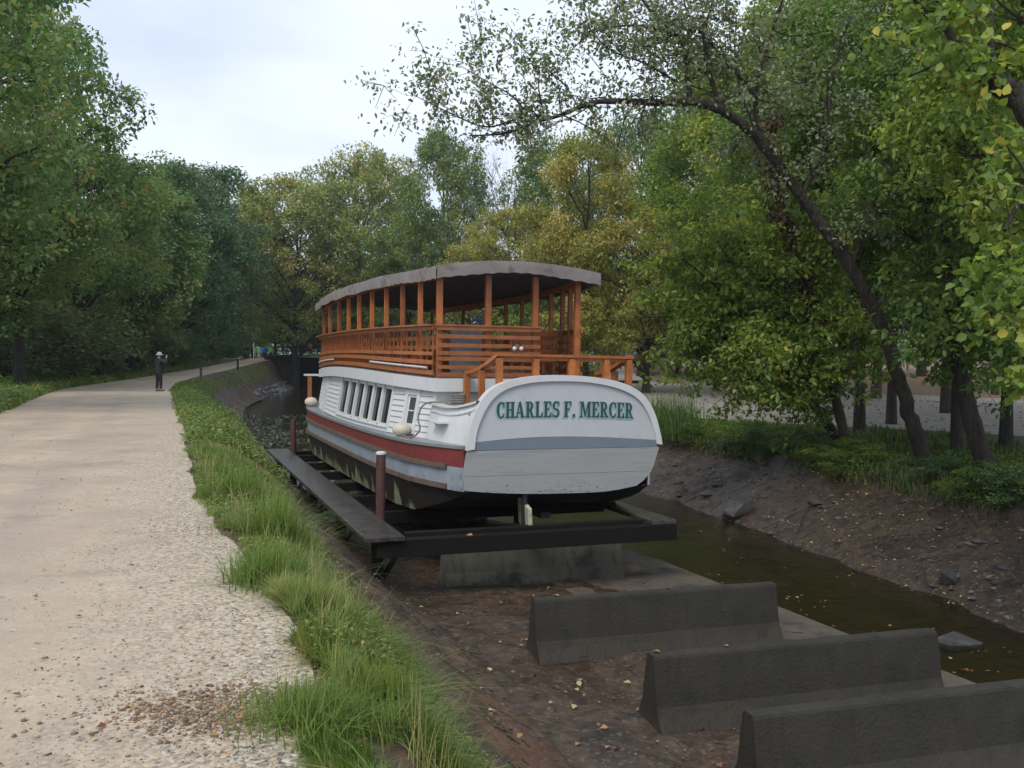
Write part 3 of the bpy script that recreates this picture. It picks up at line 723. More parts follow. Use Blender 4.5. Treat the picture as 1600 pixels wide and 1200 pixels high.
END = 126.5
def sheet(name, cols, m, yv, nd=0.03, attrs=None, kind='structure', nseed=1, nscale=2.2):
    """cols: list of (x(y), z(y), n subdivisions to the next); one continuous sheet"""
    X = []; Z = []; U = []
    for i in range(len(cols)-1):
        f0, z0, n = cols[i]; f1, z1, _ = cols[i+1]
        a0 = np.array([float(f0(y)) for y in yv]); a1 = np.array([float(f1(y)) for y in yv]); b0 = np.array([float(z0(y)) for y in yv]); b1 = np.array([float(z1(y)) for y in yv])
        last = i == len(cols)-2
        for t_ in np.linspace(0, 1, n+1)[:None if last else -1]:
            X.append(a0+(a1-a0)*t_); Z.append(b0+(b1-b0)*(t_)); U.append(np.full(len(yv), i+t_))
    X = np.array(X); Z = np.array(Z); U = np.array(U); Y = np.broadcast_to(yv, X.shape)
    edge = np.minimum(1, np.minimum(np.arange(len(X)), np.arange(len(X))[::-1])/3.0)[:, None]
    ndv = nd if callable(nd) else (lambda U, X, Y: nd)
    Z = Z + ndv(U, X, Y)*(vnoise(X, Y, nscale, nseed, 5)-.5)*2*edge
    nr, nc = X.shape; V = np.stack([X, Y, Z], -1).reshape(-1, 3)
    i = np.arange(nr-1)[:, None]*nc + np.arange(nc-1)[None]; i = i.ravel()
    F = np.stack([i, i+nc, i+nc+1, i+1], 1)
    me = mesh_np(name, V, F, m, {'u': U.ravel()}, smooth=True)
    o = link(name, me); tag(o, kind=kind)
    return o, (X, Y, Z)
C_ = lambda v: (lambda y: v)
add = lambda f, d: (lambda y: float(f(y))+d)

# --- ground materials
def attr_mat(name):
    m = bpy.data.materials.new(name); m.use_nodes = True; N, K = ng(m)
    return m, N, K, N['Principled BSDF']
def noise(N, K, scale, detail=6, rough=.6, vec=None, dist=0):
    n = N.new('ShaderNodeTexNoise'); n.inputs['Scale'].default_value = scale; n.inputs['Detail'].default_value = detail; n.inputs['Roughness'].default_value = rough; n.inputs['Distortion'].default_value = dist
    if vec: K.new(vec, n.inputs['Vector'])
    return n.outputs['Fac']
def vor(N, K, scale, vec=None, feat='F1', out='Color'):
    n = N.new('ShaderNodeTexVoronoi'); n.inputs['Scale'].default_value = scale; n.feature = feat
    if vec: K.new(vec, n.inputs['Vector'])
    return n.outputs[out]
def ramp(N, K, inp, stops):
    r = N.new('ShaderNodeValToRGB'); K.new(inp, r.inputs[0]); e = r.color_ramp.elements
    for i, (p, c) in enumerate(stops):
        c = (c, c, c) if not hasattr(c, '__len__') else c
        q = e[i] if i < 2 else e.new(p)
        q.position = p; q.color = (*c, 1)
    return r.outputs[0]
def mixc(N, K, f, a, b, mode='MIX'):
    x = N.new('ShaderNodeMix'); x.data_type = 'RGBA'; x.blend_type = mode
    for s_, v in ((0, f), (6, a), (7, b)):
        if hasattr(v, 'is_linked') or isinstance(v, bpy.types.NodeSocket): K.new(v, x.inputs[s_])
        elif s_ == 0: x.inputs[0].default_value = v
        else: x.inputs[s_].default_value = (*v, 1)
    return x.outputs[2]
def mth(N, K, op, a, b=None):
    x = N.new('ShaderNodeMath'); x.operation = op
    for i, v in enumerate((a, b)):
        if v is None: continue
        if isinstance(v, bpy.types.NodeSocket): K.new(v, x.inputs[i])
        else: x.inputs[i].default_value = v
    return x.outputs[0]
def bump(N, K, b, hs, strength=1.0):
    prev = None
    for h, d in hs:
        n = N.new('ShaderNodeBump'); n.inputs['Distance'].default_value = d; n.inputs['Strength'].default_value = strength; K.new(h, n.inputs['Height'])
        if prev: K.new(prev, n.inputs['Normal'])
        prev = n.outputs[0]
    K.new(prev, b.inputs['Normal'])

def path_material(name, cols, u_edge=True):
    m, N, K, b = attr_mat(name); t_ = N.new('ShaderNodeTexCoord').outputs['Object']
    big = noise(N, K, .55, 5, .55, t_); med = noise(N, K, 2.6, 6, .6, t_); fine = noise(N, K, 60, 4, .7, t_)
    base = ramp(N, K, big, [(.35, cols[0]), (.62, cols[1])])
    base = mixc(N, K, ramp(N, K, med, [(.42, 0.), (.72, .55)]), base, cols[2])
    if u_edge:
        au = N.new('ShaderNodeAttribute'); au.attribute_name = 'u'; uu = mth(N, K, 'ADD', au.outputs['Fac'], mth(N, K, 'MULTIPLY', noise(N, K, .8, 3, .5, t_), .12))
        tr_ = ramp(N, K, uu, [(.28, 0.), (.36, .30), (.44, 0.), (.60, 0.), (.68, .34), (.77, 0.)]); base = mixc(N, K, tr_, base, (.27, .235, .20))
        base = mixc(N, K, ramp(N, K, noise(N, K, .9, 6, .65, t_, .5), [(.56, 0.), (.68, .55)]), base, (.23, .19, .15))
    v1 = vor(N, K, 42, t_); h1 = vor(N, K, 42, t_, out='Distance')
    sp = N.new('ShaderNodeSeparateColor'); K.new(v1, sp.inputs[0])
    peb = ramp(N, K, sp.outputs[0], [(0.0, (.07, .07, .07)), (.18, (.26, .22, .17)), (.5, (.46, .385, .28)), (.8, (.58, .53, .44)), (1, (.42, .26, .12))])
    at = N.new('ShaderNodeAttribute'); at.attribute_name = 'u'
    patch = noise(N, K, 1.1, 4, .6, t_)
    amt = mth(N, K, 'ADD', mth(N, K, 'MULTIPLY', mth(N, K, 'POWER', at.outputs['Fac'], 4.0), 1.0 if u_edge else .3), mth(N, K, 'MULTIPLY', patch, .7))
    amt = ramp(N, K, mth(N, K, 'MULTIPLY', amt, .5), [(.30, .04), (.60, .85)])
    col = mixc(N, K, amt, base, peb)
    v2 = vor(N, K, 19, t_); s2 = N.new('ShaderNodeSeparateColor'); K.new(v2, s2.inputs[0]); d2 = vor(N, K, 19, t_, out='Distance')
    big_p = mth(N, K, 'MULTIPLY', ramp(N, K, s2.outputs[0], [(.93, 0.), (.94, 1.)]), ramp(N, K, d2, [(.25, 1.), (.36, 0.)]))
    col = mixc(N, K, mth(N, K, 'MULTIPLY', big_p, .85), col, ramp(N, K, s2.outputs[1], [(.2, (.09, .10, .11)), (.5, (.27, .25, .23)), (.9, (.5, .46, .40))]))
    col = mixc(N, K, ramp(N, K, fine, [(.3, .25), (.6, 0.)]), col, (.12, .10, .08))
    K.new(col, b.inputs['Base Color']); b.inputs['Roughness'].default_value = .8
    bump(N, K, b, [(mth(N, K, 'MULTIPLY', h1, amt), -.008), (fine, .003), (med, .03)])
    return m
M['towpath'] = path_material('towpath_gravel', ((.345, .27, .20), (.47, .37, .272), (.31, .26, .21)))
M['road'] = path_material('road_gravel', ((.24, .22, .20), (.31, .28, .25), (.20, .18, .16)), False)

def soil_material(name, a, bb, c, clay=False, wet=.45, scale=1.0, leafy=0):
    m, N, K, b = attr_mat(name); t_ = N.new('ShaderNodeTexCoord').outputs['Object']
    n1 = noise(N, K, .9*scale, 6, .6, t_, .4); n2 = noise(N, K, 5*scale, 7, .7, t_, .5); n3 = noise(N, K, 38, 5, .7, t_)
    col = ramp(N, K, n1, [(.36, a), (.5, bb), (.62, c)])
    col = mixc(N, K, ramp(N, K, n2, [(.45, 0.), (.62, .8)]), col, tuple(v*.42 for v in a))
    if clay:
        at = N.new('ShaderNodeAttribute'); at.attribute_name = 'u'
        cl_ = mth(N, K, 'MULTIPLY', ramp(N, K, at.outputs['Fac'], [(.0, 0.), (.45, 1.), (.8, 1.), (1, 0.)]) if False else ramp(N, K, noise(N, K, .8, 4, .55, t_), [(.42, 0.), (.52, 1.)]), .75)
        sx_ = N.new('ShaderNodeSeparateXYZ'); K.new(t_, sx_.inputs[0])
        near = ramp(N, K, mth(N, K, 'MULTIPLY', sx_.outputs[1], .05), [(.40, 1.), (.6, 0.)])
        hz = N.new('ShaderNodeMapRange'); K.new(sx_.outputs[2], hz.inputs[0]); hz.inputs[1].default_value = -2.0; hz.inputs[2].default_value = -1.8
        cl_ = mth(N, K, 'MULTIPLY', mth(N, K, 'MULTIPLY', cl_, near), hz.outputs[0])
        col = mixc(N, K, cl_, col, (.15, .062, .032))
    vv = vor(N, K, 26, t_); s2 = N.new('ShaderNodeSeparateColor'); K.new(vv, s2.inputs[0])
    col = mixc(N, K, ramp(N, K, s2.outputs[0], [(.90, 0.), (.93, .6)]), col, (.13, .11, .085))
    if leafy: 
        v3 = vor(N, K, 9, t_); s3 = N.new('ShaderNodeSeparateColor'); K.new(v3, s3.inputs[0]); col = mixc(N, K, leafy, col, ramp(N, K, s3.outputs[0], [(.1, (.08, .05, .03)), (.5, (.22, .11, .06)), (.9, (.34, .20, .10))]))
    K.new(col, b.inputs['Base Color'])
    K.new(ramp(N, K, n1, [(.4, wet), (.7, min(1, wet+.4))]), b.inputs['Roughness'])
    bump(N, K, b, [(n1, .08), (n2, .04), (n3, .008)])
    return m
M['bankmud'] = soil_material('bank_mud', (.058, .034, .021), (.095, .058, .036), (.034, .022, .015), True, .5)
M['bedmud'] = soil_material('bed_mud', (.054, .034, .021), (.090, .060, .039), (.020, .016, .011), False, .3)
M['mudr'] = soil_material('right_mud', (.042, .027, .018), (.070, .046, .031), (.046, .031, .022), False, .5, 1.3)
M['stream'] = soil_material('stream_bed', (.075, .064, .030), (.12, .095, .05), (.04, .038, .02), False, .6)
M['soil'] = soil_material('leafy_soil', (.05, .052, .022), (.075, .07, .032), (.04, .045, .02), False, .8)
M['litter'] = soil_material('leaf_litter', (.13, .10, .06), (.19, .13, .08), (.10, .09, .05), False, .9, 1, .45)

yl = np.concatenate([ys, [END]])
# left verge and wood floor
farL = add(pl, -260)
sheet('ground', [(farL, C_(-1.0), 6), (add(pl, -14), lambda y: float(zp(y))-.5, 8), (add(pl, -2.5), lambda y: float(zp(y))-.05, 8), (pl, zp, 1), (pl, lambda y: float(zp(y))-.01, 0)][:4], M['soil'], yl, .06)
_, GP = sheet('towpath', [(pl, zp, 34), (pe, zp, 1)], M['towpath'], yl, .012, nscale=1.2)
# left bank: berm, then the mud slope into the canal
_, GB = sheet('canal_bank', [(pe, zp, 12), (lambda y: float(pe(y))*.45+float(ge(y))*.55, lambda y: float(zp(y))*.8-.12, 10), (ge, lambda y: float(zp(y))*.6-.62, 16), (lambda y: float(lb(y))*.75+float(ge(y))*.25, C_(-1.78), 8), (lb, C_(-2.02), 1)], M['bankmud'], yl, lambda U, X, Y: .03+.13*(U > 1.5), nseed=5, nscale=2.6)
_, GD = sheet('canal_bed', [(lb, C_(-2.02), 26), (xs_, C_(-2.07), 3), (add(xs_, .25), C_(-2.32), 14), (rb, C_(-2.24), 1)], M['bedmud'], yl, lambda U, X, Y: .085+.0*(U > 1), nseed=9, nscale=1.7)
sb, _ = sheet('stream_bed', [(add(xs_, .05), C_(-2.22), 12), (add(rb, .1), C_(-2.20), 1)], M['stream'], yl, .06, nseed=21)
_, GR = sheet('mud_bank', [(rb, C_(-2.24), 8), (lambda y: float(rb(y))*.75+float(rt(y))*.25, C_(-1.95), 30), (rt, C_(-1.08), 3), (add(rt, .22), C_(-.78), 1)], M['mudr'], yl, lambda U, X, Y: .09+0*U, nseed=13, nscale=1.9)
# right side: berm with grass, gravel road, leaf-littered lawn
rn = spl([(-8, 22), (0, 20), (12, 17.8), (20, 16.2), (25, 15.0), (27.5, 13.0), (29.5, 10.2), (31, 8.0), (38, 6.3), (50, 4.6), (60, 0.5), (80, -5.5), (100, -10), (125, -15)])
rfw = spl([(-8, 70), (20, 60), (35, 48), (48, 34), (56, 27), (66, 18), (80, 9), (100, 2), (125, -4)])
_, GG = sheet('grass_bank', [(add(rt, .22), C_(-.78), 14), (add(rt, 2.4), C_(-.45), 10), (rn, zr_, 1)], M['soil'], yl, .06, nseed=17)
sheet('gravel_road', [(rn, zr_, 16), (rfw, zr_, 1)], M['road'], yl, .03, nseed=3)
sheet('leaf_litter_ground', [(rfw, zr_, 10), (add(rfw, 20), lambda y: float(zr_(y))+.2, 10), (C_(420), lambda y: float(zr_(y))+3, 1)], M['litter'], yl, .10, nseed=4)
# beyond the lock
yb = np.concatenate([[END], np.geomspace(130, 900, 16)])
sheet('far_ground', [(C_(-480), zp, 20), (C_(-20), zp, 6), (C_(10), zr_, 20), (C_(480), zr_, 1)], M['soil'], yb, .1)
sheet('far_path', [(pl, lambda y: float(zp(y))+.02, 4), (pe, lambda y: float(zp(y))+.02, 1)], M['towpath'], np.linspace(END, 195, 12), 0)
fp = [(46, 12.5), (60, 12.6), (75, 11.0), (95, 11.5), (125, 16)]
fpx = spl([(70, 7.6), (80, 8.4), (95, 9.8), (110, 11.8), (126, 15.5)])
sheet('footpath', [(fpx, lambda y: float(zr_(y))+.22, 4), (add(fpx, 2.6), lambda y: float(zr_(y))+.25, 1)], M['road'], np.linspace(72, 126, 20), 0)

# --- water
mw, N, K, b_ = attr_mat('canal_water'); N.remove(b_)
t_ = N.new('ShaderNodeTexCoord').outputs['Object']
gl = N.new('ShaderNodeBsdfGlossy'); gl.inputs['Roughness'].default_value = .04; gl.inputs['Color'].default_value = (1, 1, 1, 1)
tr = N.new('ShaderNodeBsdfTransparent'); tr.inputs['Color'].default_value = (.60, .57, .40, 1)
fr = N.new('ShaderNodeFresnel'); fr.inputs['IOR'].default_value = 1.33
bp = N.new('ShaderNodeBump'); bp.inputs['Distance'].default_value = .010; K.new(noise(N, K, 4.5, 5, .6, t_, 1.2), bp.inputs['Height'])
K.new(bp.outputs[0], gl.inputs['Normal']); K.new(bp.outputs[0], fr.inputs['Normal'])
df = N.new('ShaderNodeBsdfDiffuse'); df.inputs['Color'].default_value = (.022, .019, .010, 1)
m0 = N.new('ShaderNodeMixShader'); m0.inputs[0].default_value = .22; K.new(tr.outputs[0], m0.inputs[1]); K.new(df.outputs[0], m0.inputs[2])
ms = N.new('ShaderNodeMixShader'); K.new(fr.outputs[0], ms.inputs[0]); K.new(m0.outputs[0], ms.inputs[1]); K.new(gl.outputs[0], ms.inputs[2]); K.new(ms.outputs[0], N['Material Output'].inputs[0])
M['water'] = mw
yw = ys[ys > -7]
V = []; 
for y in list(yw[::4])+[END]: V += [(float(lb(y))-.35, y, WATER), (float(rb(y))+.55, y, WATER)]
n = len(V)//2
wme = mesh_np('water', V, np.array([(2*i, 2*i+1, 2*i+3, 2*i+2) for i in range(n-1)]), mw)
tag(link('water', wme), kind='structure')

def ground_z(x, y):
    x = np.asarray(x, float); y = np.asarray(y, float)
    P = [(pl(y)-14, zp(y)-.5), (pl(y)-2.5, zp(y)-.05), (pl(y), zp(y)), (pe(y), zp(y)), (pe(y)*.45+ge(y)*.55, zp(y)*.8-.12), (ge(y), zp(y)*.6-.62), (lb(y)*.75+ge(y)*.25, -1.78+0*y), (lb(y), -2.02+0*y), (xs_(y), -2.07+0*y), (xs_(y)+.25, -2.32+0*y),
         (rb(y), -2.24+0*y), (rb(y)*.75+rt(y)*.25, -1.95+0*y), (rt(y), -1.08+0*y), (rt(y)+.22, -.78+0*y), (rt(y)+2.4, -.45+0*y), (rn(y), zr_(y)), (rfw(y), zr_(y)), (rfw(y)+20, zr_(y)+.2), (420+0*y, zr_(y)+3)]
    z = np.full(np.broadcast(x, y).shape, -.8); 
    for (x0, z0), (x1, z1) in zip(P[:-1], P[1:]):
        t_ = (x-x0)/np.maximum(x1-x0, 1e-3); k = (t_ >= 0) & (t_ < 1); z = np.where(k, z0+(z1-z0)*t_, z)
    far = y > END
    return np.where(far, np.where(x < -5, zp(y), zr_(y)), z)
gz = lambda x, y: float(ground_z(np.array(x), np.array(y)))

# ================================================================== DOCK, BARRIERS
dk = empty('boat_cradle', (.4, 14.6, -2.1), R(20.6)); tag(dk, 'black wet timber cradle frame with plank walkways on both sides under the propped boat', 'cradle')
DR = Matrix.Rotation(R(20.6), 3, 'Z')
D = lambda: MB((0, 0, -2.1))
pw = W(600, 838, 13.8)
mb = D(); mb.bar((-2.44, -.10, -1.02), (-2.44, 13.9, -1.02), .60, .07); mb.build('side_plank', M['plank'], dk, bevel=.008)
mb = D(); mb.bar((2.32, -.0, -1.02), (2.32, 13.9, -1.02), .46, .07); mb.build('side_plank', M['plank'], dk, bevel=.008)
mb = D(); mb.box((0, .08, -1.19), (5.1, .22, .26)); mb.box((0, .28, -1.10), (4.1, .16, .2)); mb.build('front_beam', M['timber'], dk, bevel=.01)
for b in (2.6, 4.6, 6.6, 8.6, 10.6, 12.6, 13.8):
    mb = D(); mb.box((0, b, -1.15), (4.9, .16, .18)); mb.build('cross_beam', M['timber'], dk)
for a in (-2.42, 2.4):
    for b in (.5, 3.6, 7.0, 10.4, 13.4):
        if a > 0 and b < 5: continue
        mb = D(); mb.bar((a, b, -2.15), (a, b, -1.06), .16, .16, (0, 1, 0)); mb.bar((a, b+.02, -1.9), (a*.8, b+.02, -1.1), .07, .07); mb.build('support_leg', M['timber'], dk)
def dw(a, b, z): v = DR @ Vector((a, b, 0)); return Vector((.4+v.x, 14.6+v.y, z))
for (a, b, zt_, lab, cap_) in ((-2.03, 2.05, .02, 'rusty red brown mooring pile with white cap beside the boat near its stern', True), (-2.05, 13.3, -.10, 'dark rusty mooring pile at the far end of the plank walkway', False)):
    loc = dw(a, b, -2.1); p = empty('mooring_pile', loc); tag(p, lab, 'mooring pile', 'mooring piles beside the boat')
    mb = MB(); mb.tube([(0, 0, 0), (0, 0, zt_+2.1)], .082, 16); mb.build('pile', M['pile'], p, bevel=0)
    if cap_: mb = MB(); mb.tube([(0, 0, zt_+2.1), (0, 0, zt_+2.135), (0, 0, zt_+2.15)], [.09, .09, .05], 16); mb.build('cap', M['white'], p)
def silted(m, zlo, zhi, col):
    N, K = ng(m); b = N['Principled BSDF']; src = b.inputs['Base Color'].links[0].from_socket; t_ = N.new('ShaderNodeTexCoord').outputs['Object']
    s_ = N.new('ShaderNodeSeparateXYZ'); K.new(t_, s_.inputs[0]); mr = N.new('ShaderNodeMapRange'); K.new(s_.outputs[2], mr.inputs[0]); mr.inputs[1].default_value = zlo; mr.inputs[2].default_value = zhi; mr.inputs[3].default_value = .62; mr.inputs[4].default_value = -.1
    n_ = noise(N, K, 3.2, 8, .7, t_, .3); mk = ramp(N, K, mth(N, K, 'ADD', n_, mr.outputs[0]), [(.66, 0.), (.80, 1.)])
    c = mixc(N, K, mk, src, col)
    mp2 = N.new('ShaderNodeMapping'); mp2.inputs['Scale'].default_value = (9, 9, .6); K.new(t_, mp2.inputs[0]); st = noise(N, K, 1.0, 5, .7, mp2.outputs[0])
    c = mixc(N, K, ramp(N, K, st, [(.52, 0.), (.68, .55)]), c, tuple(v*.35 for v in col)); K.new(c, b.inputs['Base Color'])
silted(M['concrete'], .0, .42, (.034, .027, .019)); silted(M['concrete2'], -.05, .25, (.035, .028, .022))
def jersey(loc, ang, Ln, m, lab, cat='concrete barrier', group='concrete barriers on the canal bed', h=.82, split=None, seed=0):
    prof = [(-.30, 0), (-.30, .08), (-.235, .2), (-.165, .32), (-.125, .55), (-.085, h-.035), (-.072, h-.01), (-.05, h), (0, h), (.05, h), (.072, h-.01), (.085, h-.035), (.125, .55), (.165, .32), (.235, .2), (.30, .08), (.30, 0)]
    n = 60; vs = []; fs = []
    for i in range(n+1):
        x = Ln*i/n
        for (y, z) in prof: q_ = float(vnoise(np.array(x*4+y*3), np.array(z*4+seed), 1, seed, 4)-.5); vs.append((x + (.02*q_ if i in (0, n) else 0), y*(1 + .07*q_), z + (.014*q_ if z > .7 else 0)))
    k = len(prof)
    for i in range(n):
        for j in range(k): fs.append((i*k+j, i*k+(j+1) % k, (i+1)*k+(j+1) % k, (i+1)*k+j))
    fs += [tuple(range(k))[::-1], tuple(range(n*k, (n+1)*k))]
    mb = MB(); mb.add(vs, fs)
    o = mb.build('concrete_barrier', m, None, loc, ang, bevel=0); tag(o, lab, cat, group)
    return o
BA = R(17.2)
zt_ = -2.12
for (px, py, zt2, Lb, lab) in ((833, 935, -1.31, 3.42, 'farthest of three dark concrete barriers in the foreground, closest to the boat'), (1016, 1022, -1.31, 3.48, 'middle one of the three dark concrete barriers in the foreground'), (1169, 1113, -1.31, 3.6, 'nearest dark concrete barrier, cut off by the lower right corner')):
    p = WZ(px, py, zt2); jersey((p.x, p.y, zt2-.82), BA, Lb, M['concrete'], lab, seed=px)
# blackened end on the middle barrier is in its material noise; the support block under the boat
p0 = WZ(686, 846, -1.27)
sb_o = jersey((p0.x+.04, p0.y+.22, -1.31-.82+.0), R(18.5), 3.15, M['concrete2'], 'pale streaked concrete barrier holding up the front beam of the boat cradle', seed=3)
# second hidden support further on
q = dw(-1.6, 7.0, -2.1); jersey((q.x, q.y, -2.12), R(20), 3.1, M['concrete2'], 'concrete barrier under the middle of the boat, dim in its shade', seed=5)
# slab under the barriers
sl = MB()
A_ = [(float(xs_(y))+.30, y) for y in (18.4, 17.0, 15.6, 14.2, 12.7, 11.4, 10.3, 9.2, 8.0, 5.0)]
B_ = [(x-2.6, y-.6) for x, y in A_[::-1]]
sl.prism([(x, y, -2.22) for x, y in A_+B_], (0, 0, 1), .19); slab = sl.build('concrete_slab', M['slab'], None, bevel=.015); tag(slab, 'silt covered flat concrete slab along the stream under the barriers', 'slab')

# ================================================================== LOCK AND BRIDGE
mbk, N, K, b_ = attr_mat('lock_masonry'); t_ = N.new('ShaderNodeTexCoord').outputs['Object']
mpn = N.new('ShaderNodeMapping'); mpn.inputs['Rotation'].default_value = (R(90), 0, 0); K.new(t_, mpn.inputs[0])
bt = N.new('ShaderNodeTexBrick'); bt.inputs['Scale'].default_value = 1; bt.inputs['Brick Width'].default_value = .9; bt.inputs['Row Height'].default_value = .42; bt.inputs['Mortar Size'].default_value = .02
bt.inputs['Color1'].default_value = (.085, .075, .065, 1); bt.inputs['Color2'].default_value = (.13, .11, .09, 1); bt.inputs['Mortar'].default_value = (.04, .035, .03, 1); K.new(mpn.outputs[0], bt.inputs['Vector'])
K.new(mixc(N, K, ramp(N, K, noise(N, K, 1.2, 5, .6, t_), [(.4, .7), (.65, 0.)]), bt.outputs['Color'], (.035, .035, .03)), b_.inputs['Base Color']); b_.inputs['Roughness'].default_value = .85
bump(N, K, b_, [(bt.outputs['Fac'], -.03)])
YL = 119.0
zd = W(430, 556, YL).z
xa, xb_, xc_ = W(413, 560, YL).x, W(466, 560, YL).x, W(500, 560, YL).x
lw = empty('lock_wall', ((xa+xb_)/2, YL+3, -2.3)); tag(lw, 'dark stone lock wall at the end of the canal left of the gate', 'lock wall')
mb = MB((0, 0, 0)); w_ = (xb_-xa)
mb.box((0, 0, (zd-.15+2.3)/2), (w_, 6, zd-.15+2.3)); mb.box((w_/2-.5, -3.2, 1.6), (1.0, .5, 3.2)); mb.build('masonry', mbk, lw)
mb = MB(); mb.box((0, -.1, zd-.05+2.3), (w_+.1, 6.4, .2)); mb.build('coping', M['concrete2'], lw)
lw2 = empty('lock_wall', (xc_+8.2, YL+3, -2.3)); tag(lw2, 'dark stone lock wall behind the boat right of the gate', 'lock wall')
mb = MB(); mb.box((0, 0, (zd-.15+2.3)/2), (9, 6, zd-.15+2.3)); mb.build('masonry', mbk, lw2)
gt = empty('lock_gate', ((xb_+xc_)/2+1.8, YL+1.5, -2.3)); tag(gt, 'dark timber lock gate below the footbridge', 'lock gate')
gw = xc_+3.6-xb_
mb = MB(); mb.box((0, 0, 2.0), (gw, .35, 4.0)); mb.build('gate_leaf', M['timber'], gt)
mb = MB()
for z in (.8, 1.7, 2.6, 3.5): mb.box((0, -.25, z), (gw, .14, .24))
for x in (-gw/2+.3, 0, gw/2-.3): mb.box((x, -.34, 2.0), (.34, .12, 4.0))
mb.build('gate_beam', M['timber'], gt)
br = empty('footbridge', ((xb_+xc_)/2, YL-.4, zd)); tag(br, 'low footbridge with dark openwork railing across the lock', 'footbridge')
bl = xb_ - (xb_+xc_)/2
mb = MB(); mb.box((2, 0, .08), (16+w_-4.5, 2.0, .16)); mb.build('deck', M['slab'], br)
M['railm'] = mat('dark_rail', (.05, .03, .032), .7)
mb = MB()
xr0 = xa - (xb_+xc_)/2 + 1.6; xr1 = 9.5
for z in (.62, 1.16): mb.bar((xr0, -.9, z), (xr1, -.9, z), .07, .09)
x = xr0
while x < xr1-1:
    mb.bar((x, -.9, .1), (x, -.9, 1.2), .10, .10, (0, 1, 0)); mb.bar((x, -.86, .2), (x+1.1, -.86, 1.1), .05, .05); mb.bar((x+1.1, -.94, .2), (x, -.94, 1.1), .05, .05); x += 1.1
mb.build('railing', M['railm'], br)

# ---- buildings glimpsed through the trees
def house(px, py_base, y, w, d, hw, hr_, lab, rz=0.1, zb_=None):
    p = W(px, py_base, y); z = gz(p.x, y) if zb_ is None else zb_
    h = empty('white_house', (p.x, y, z-.2), rz); tag(h, lab, 'house', 'white houses beyond the trees')
    mb = MB(); mb.box((0, 0, hw/2), (w, d, hw)); mb.add([(-w/2, -d/2, hw), (w/2, -d/2, hw), (0, -d/2, hw+hr_), (-w/2, d/2, hw), (w/2, d/2, hw), (0, d/2, hw+hr_)], [(0, 1, 2), (3, 5, 4), (0, 2, 5, 3), (1, 4, 5, 2)]); mb.build('wall', M['white'], h)
    mb = MB()
    for s in (-1, 1):
        e = Vector((s*(w/2+.3), 0, hw-.25)); tpt = Vector((0, 0, hw+hr_+.06))
        mb.add([(e.x, -d/2-.3, e.z), (e.x, d/2+.3, e.z), (0, d/2+.3, tpt.z), (0, -d/2-.3, tpt.z), (e.x, -d/2-.3, e.z+.12), (e.x, d/2+.3, e.z+.12), (0, d/2+.3, tpt.z+.12), (0, -d/2-.3, tpt.z+.12)], [(0,1,2,3),(4,7,6,5),(0,4,5,1),(0,3,7,4),(1,5,6,2)])
    mb.build('roof', M['greydoor'], h)
    for wx in (-w*.27, w*.27):
        mb = MB(); mb.box((wx, -d/2-.02, hw*.5), (.9, .06, 1.3)); f = mb.build('window', M['white'], h)
        mb = MB(); mb.box((wx, -d/2-.06, hw*.5), (.74, .04, 1.14)); mb.build('pane', M['glass'], f)
    return h
house(792, 560, 100, 6.0, 8, 3.6, 2.4, 'small white gabled house seen behind the upper deck of the boat')
house(1010, 560, 118, 16, 8, 2.6, 2.2, 'long low white house at the top of the footpath', .0)

# ---- path posts and the pole
def post(px, py, y, h, w, m, lab):
    p = W(px, py, y); z = gz(p.x, y)-.05
    o = MB().bar((0, 0, 0), (0, 0, h), w, w, (0, 1, 0)).build('wooden_post', m, None, (p.x, y, z), .2, bevel=.01); tag(o, lab, 'post', 'short posts along the towpath')
post(314, 583, 64, .95, .16, M['bark2'], 'pale short post at the towpath edge beyond the photographer')
post(371.5, 574, 84, 1.05, .17, M['black'], 'dark short post at the towpath edge nearer the bridge')
p = W(396.5, 555, 118); o = MB().bar((0, 0, 0), (0, 0, 2.1), .10, .10, (0, 1, 0)).bar((0, -.06, 1.5), (0, -.06, 2.1), .2, .03, (0, 1, 0)).build('sign_post', M['white'], None, (p.x, 118, gz(p.x, 118)), 0); tag(o, 'thin white post at the bend of the towpath beside the walkers', 'post')

# ================================================================== PEOPLE
def skin_mesh(name, joints, edges, m, parent, loc=(0, 0, 0), sub=2, root=0):
    me = bpy.data.meshes.new(name); me.from_pydata([j[0] for j in joints], edges, [])
    o = bpy.data.objects.new(name, me); COL.objects.link(o)
    s = o.modifiers.new('s', 'SKIN'); s.use_smooth_shade = True
    for i, j in enumerate(joints):
        r = j[1]; v = me.skin_vertices[0].data[i]; v.radius = r if hasattr(r, '__len__') else (r, r); v.use_root = (i == root)
    u = o.modifiers.new('u', 'SUBSURF'); u.levels = sub; u.render_levels = sub
    dg = bpy.context.evaluated_depsgraph_get(); dg.update()
    me2 = bpy.data.meshes.new_from_object(o.evaluated_get(dg)); o.modifiers.clear(); o.data = me2; me2.name = name; bpy.data.meshes.remove(me)
    me2.materials.clear(); me2.materials.append(m); o.parent = parent; o.location = loc
    return o
M['skin'] = mat('skin', (.45, .27, .19), .5, .08)
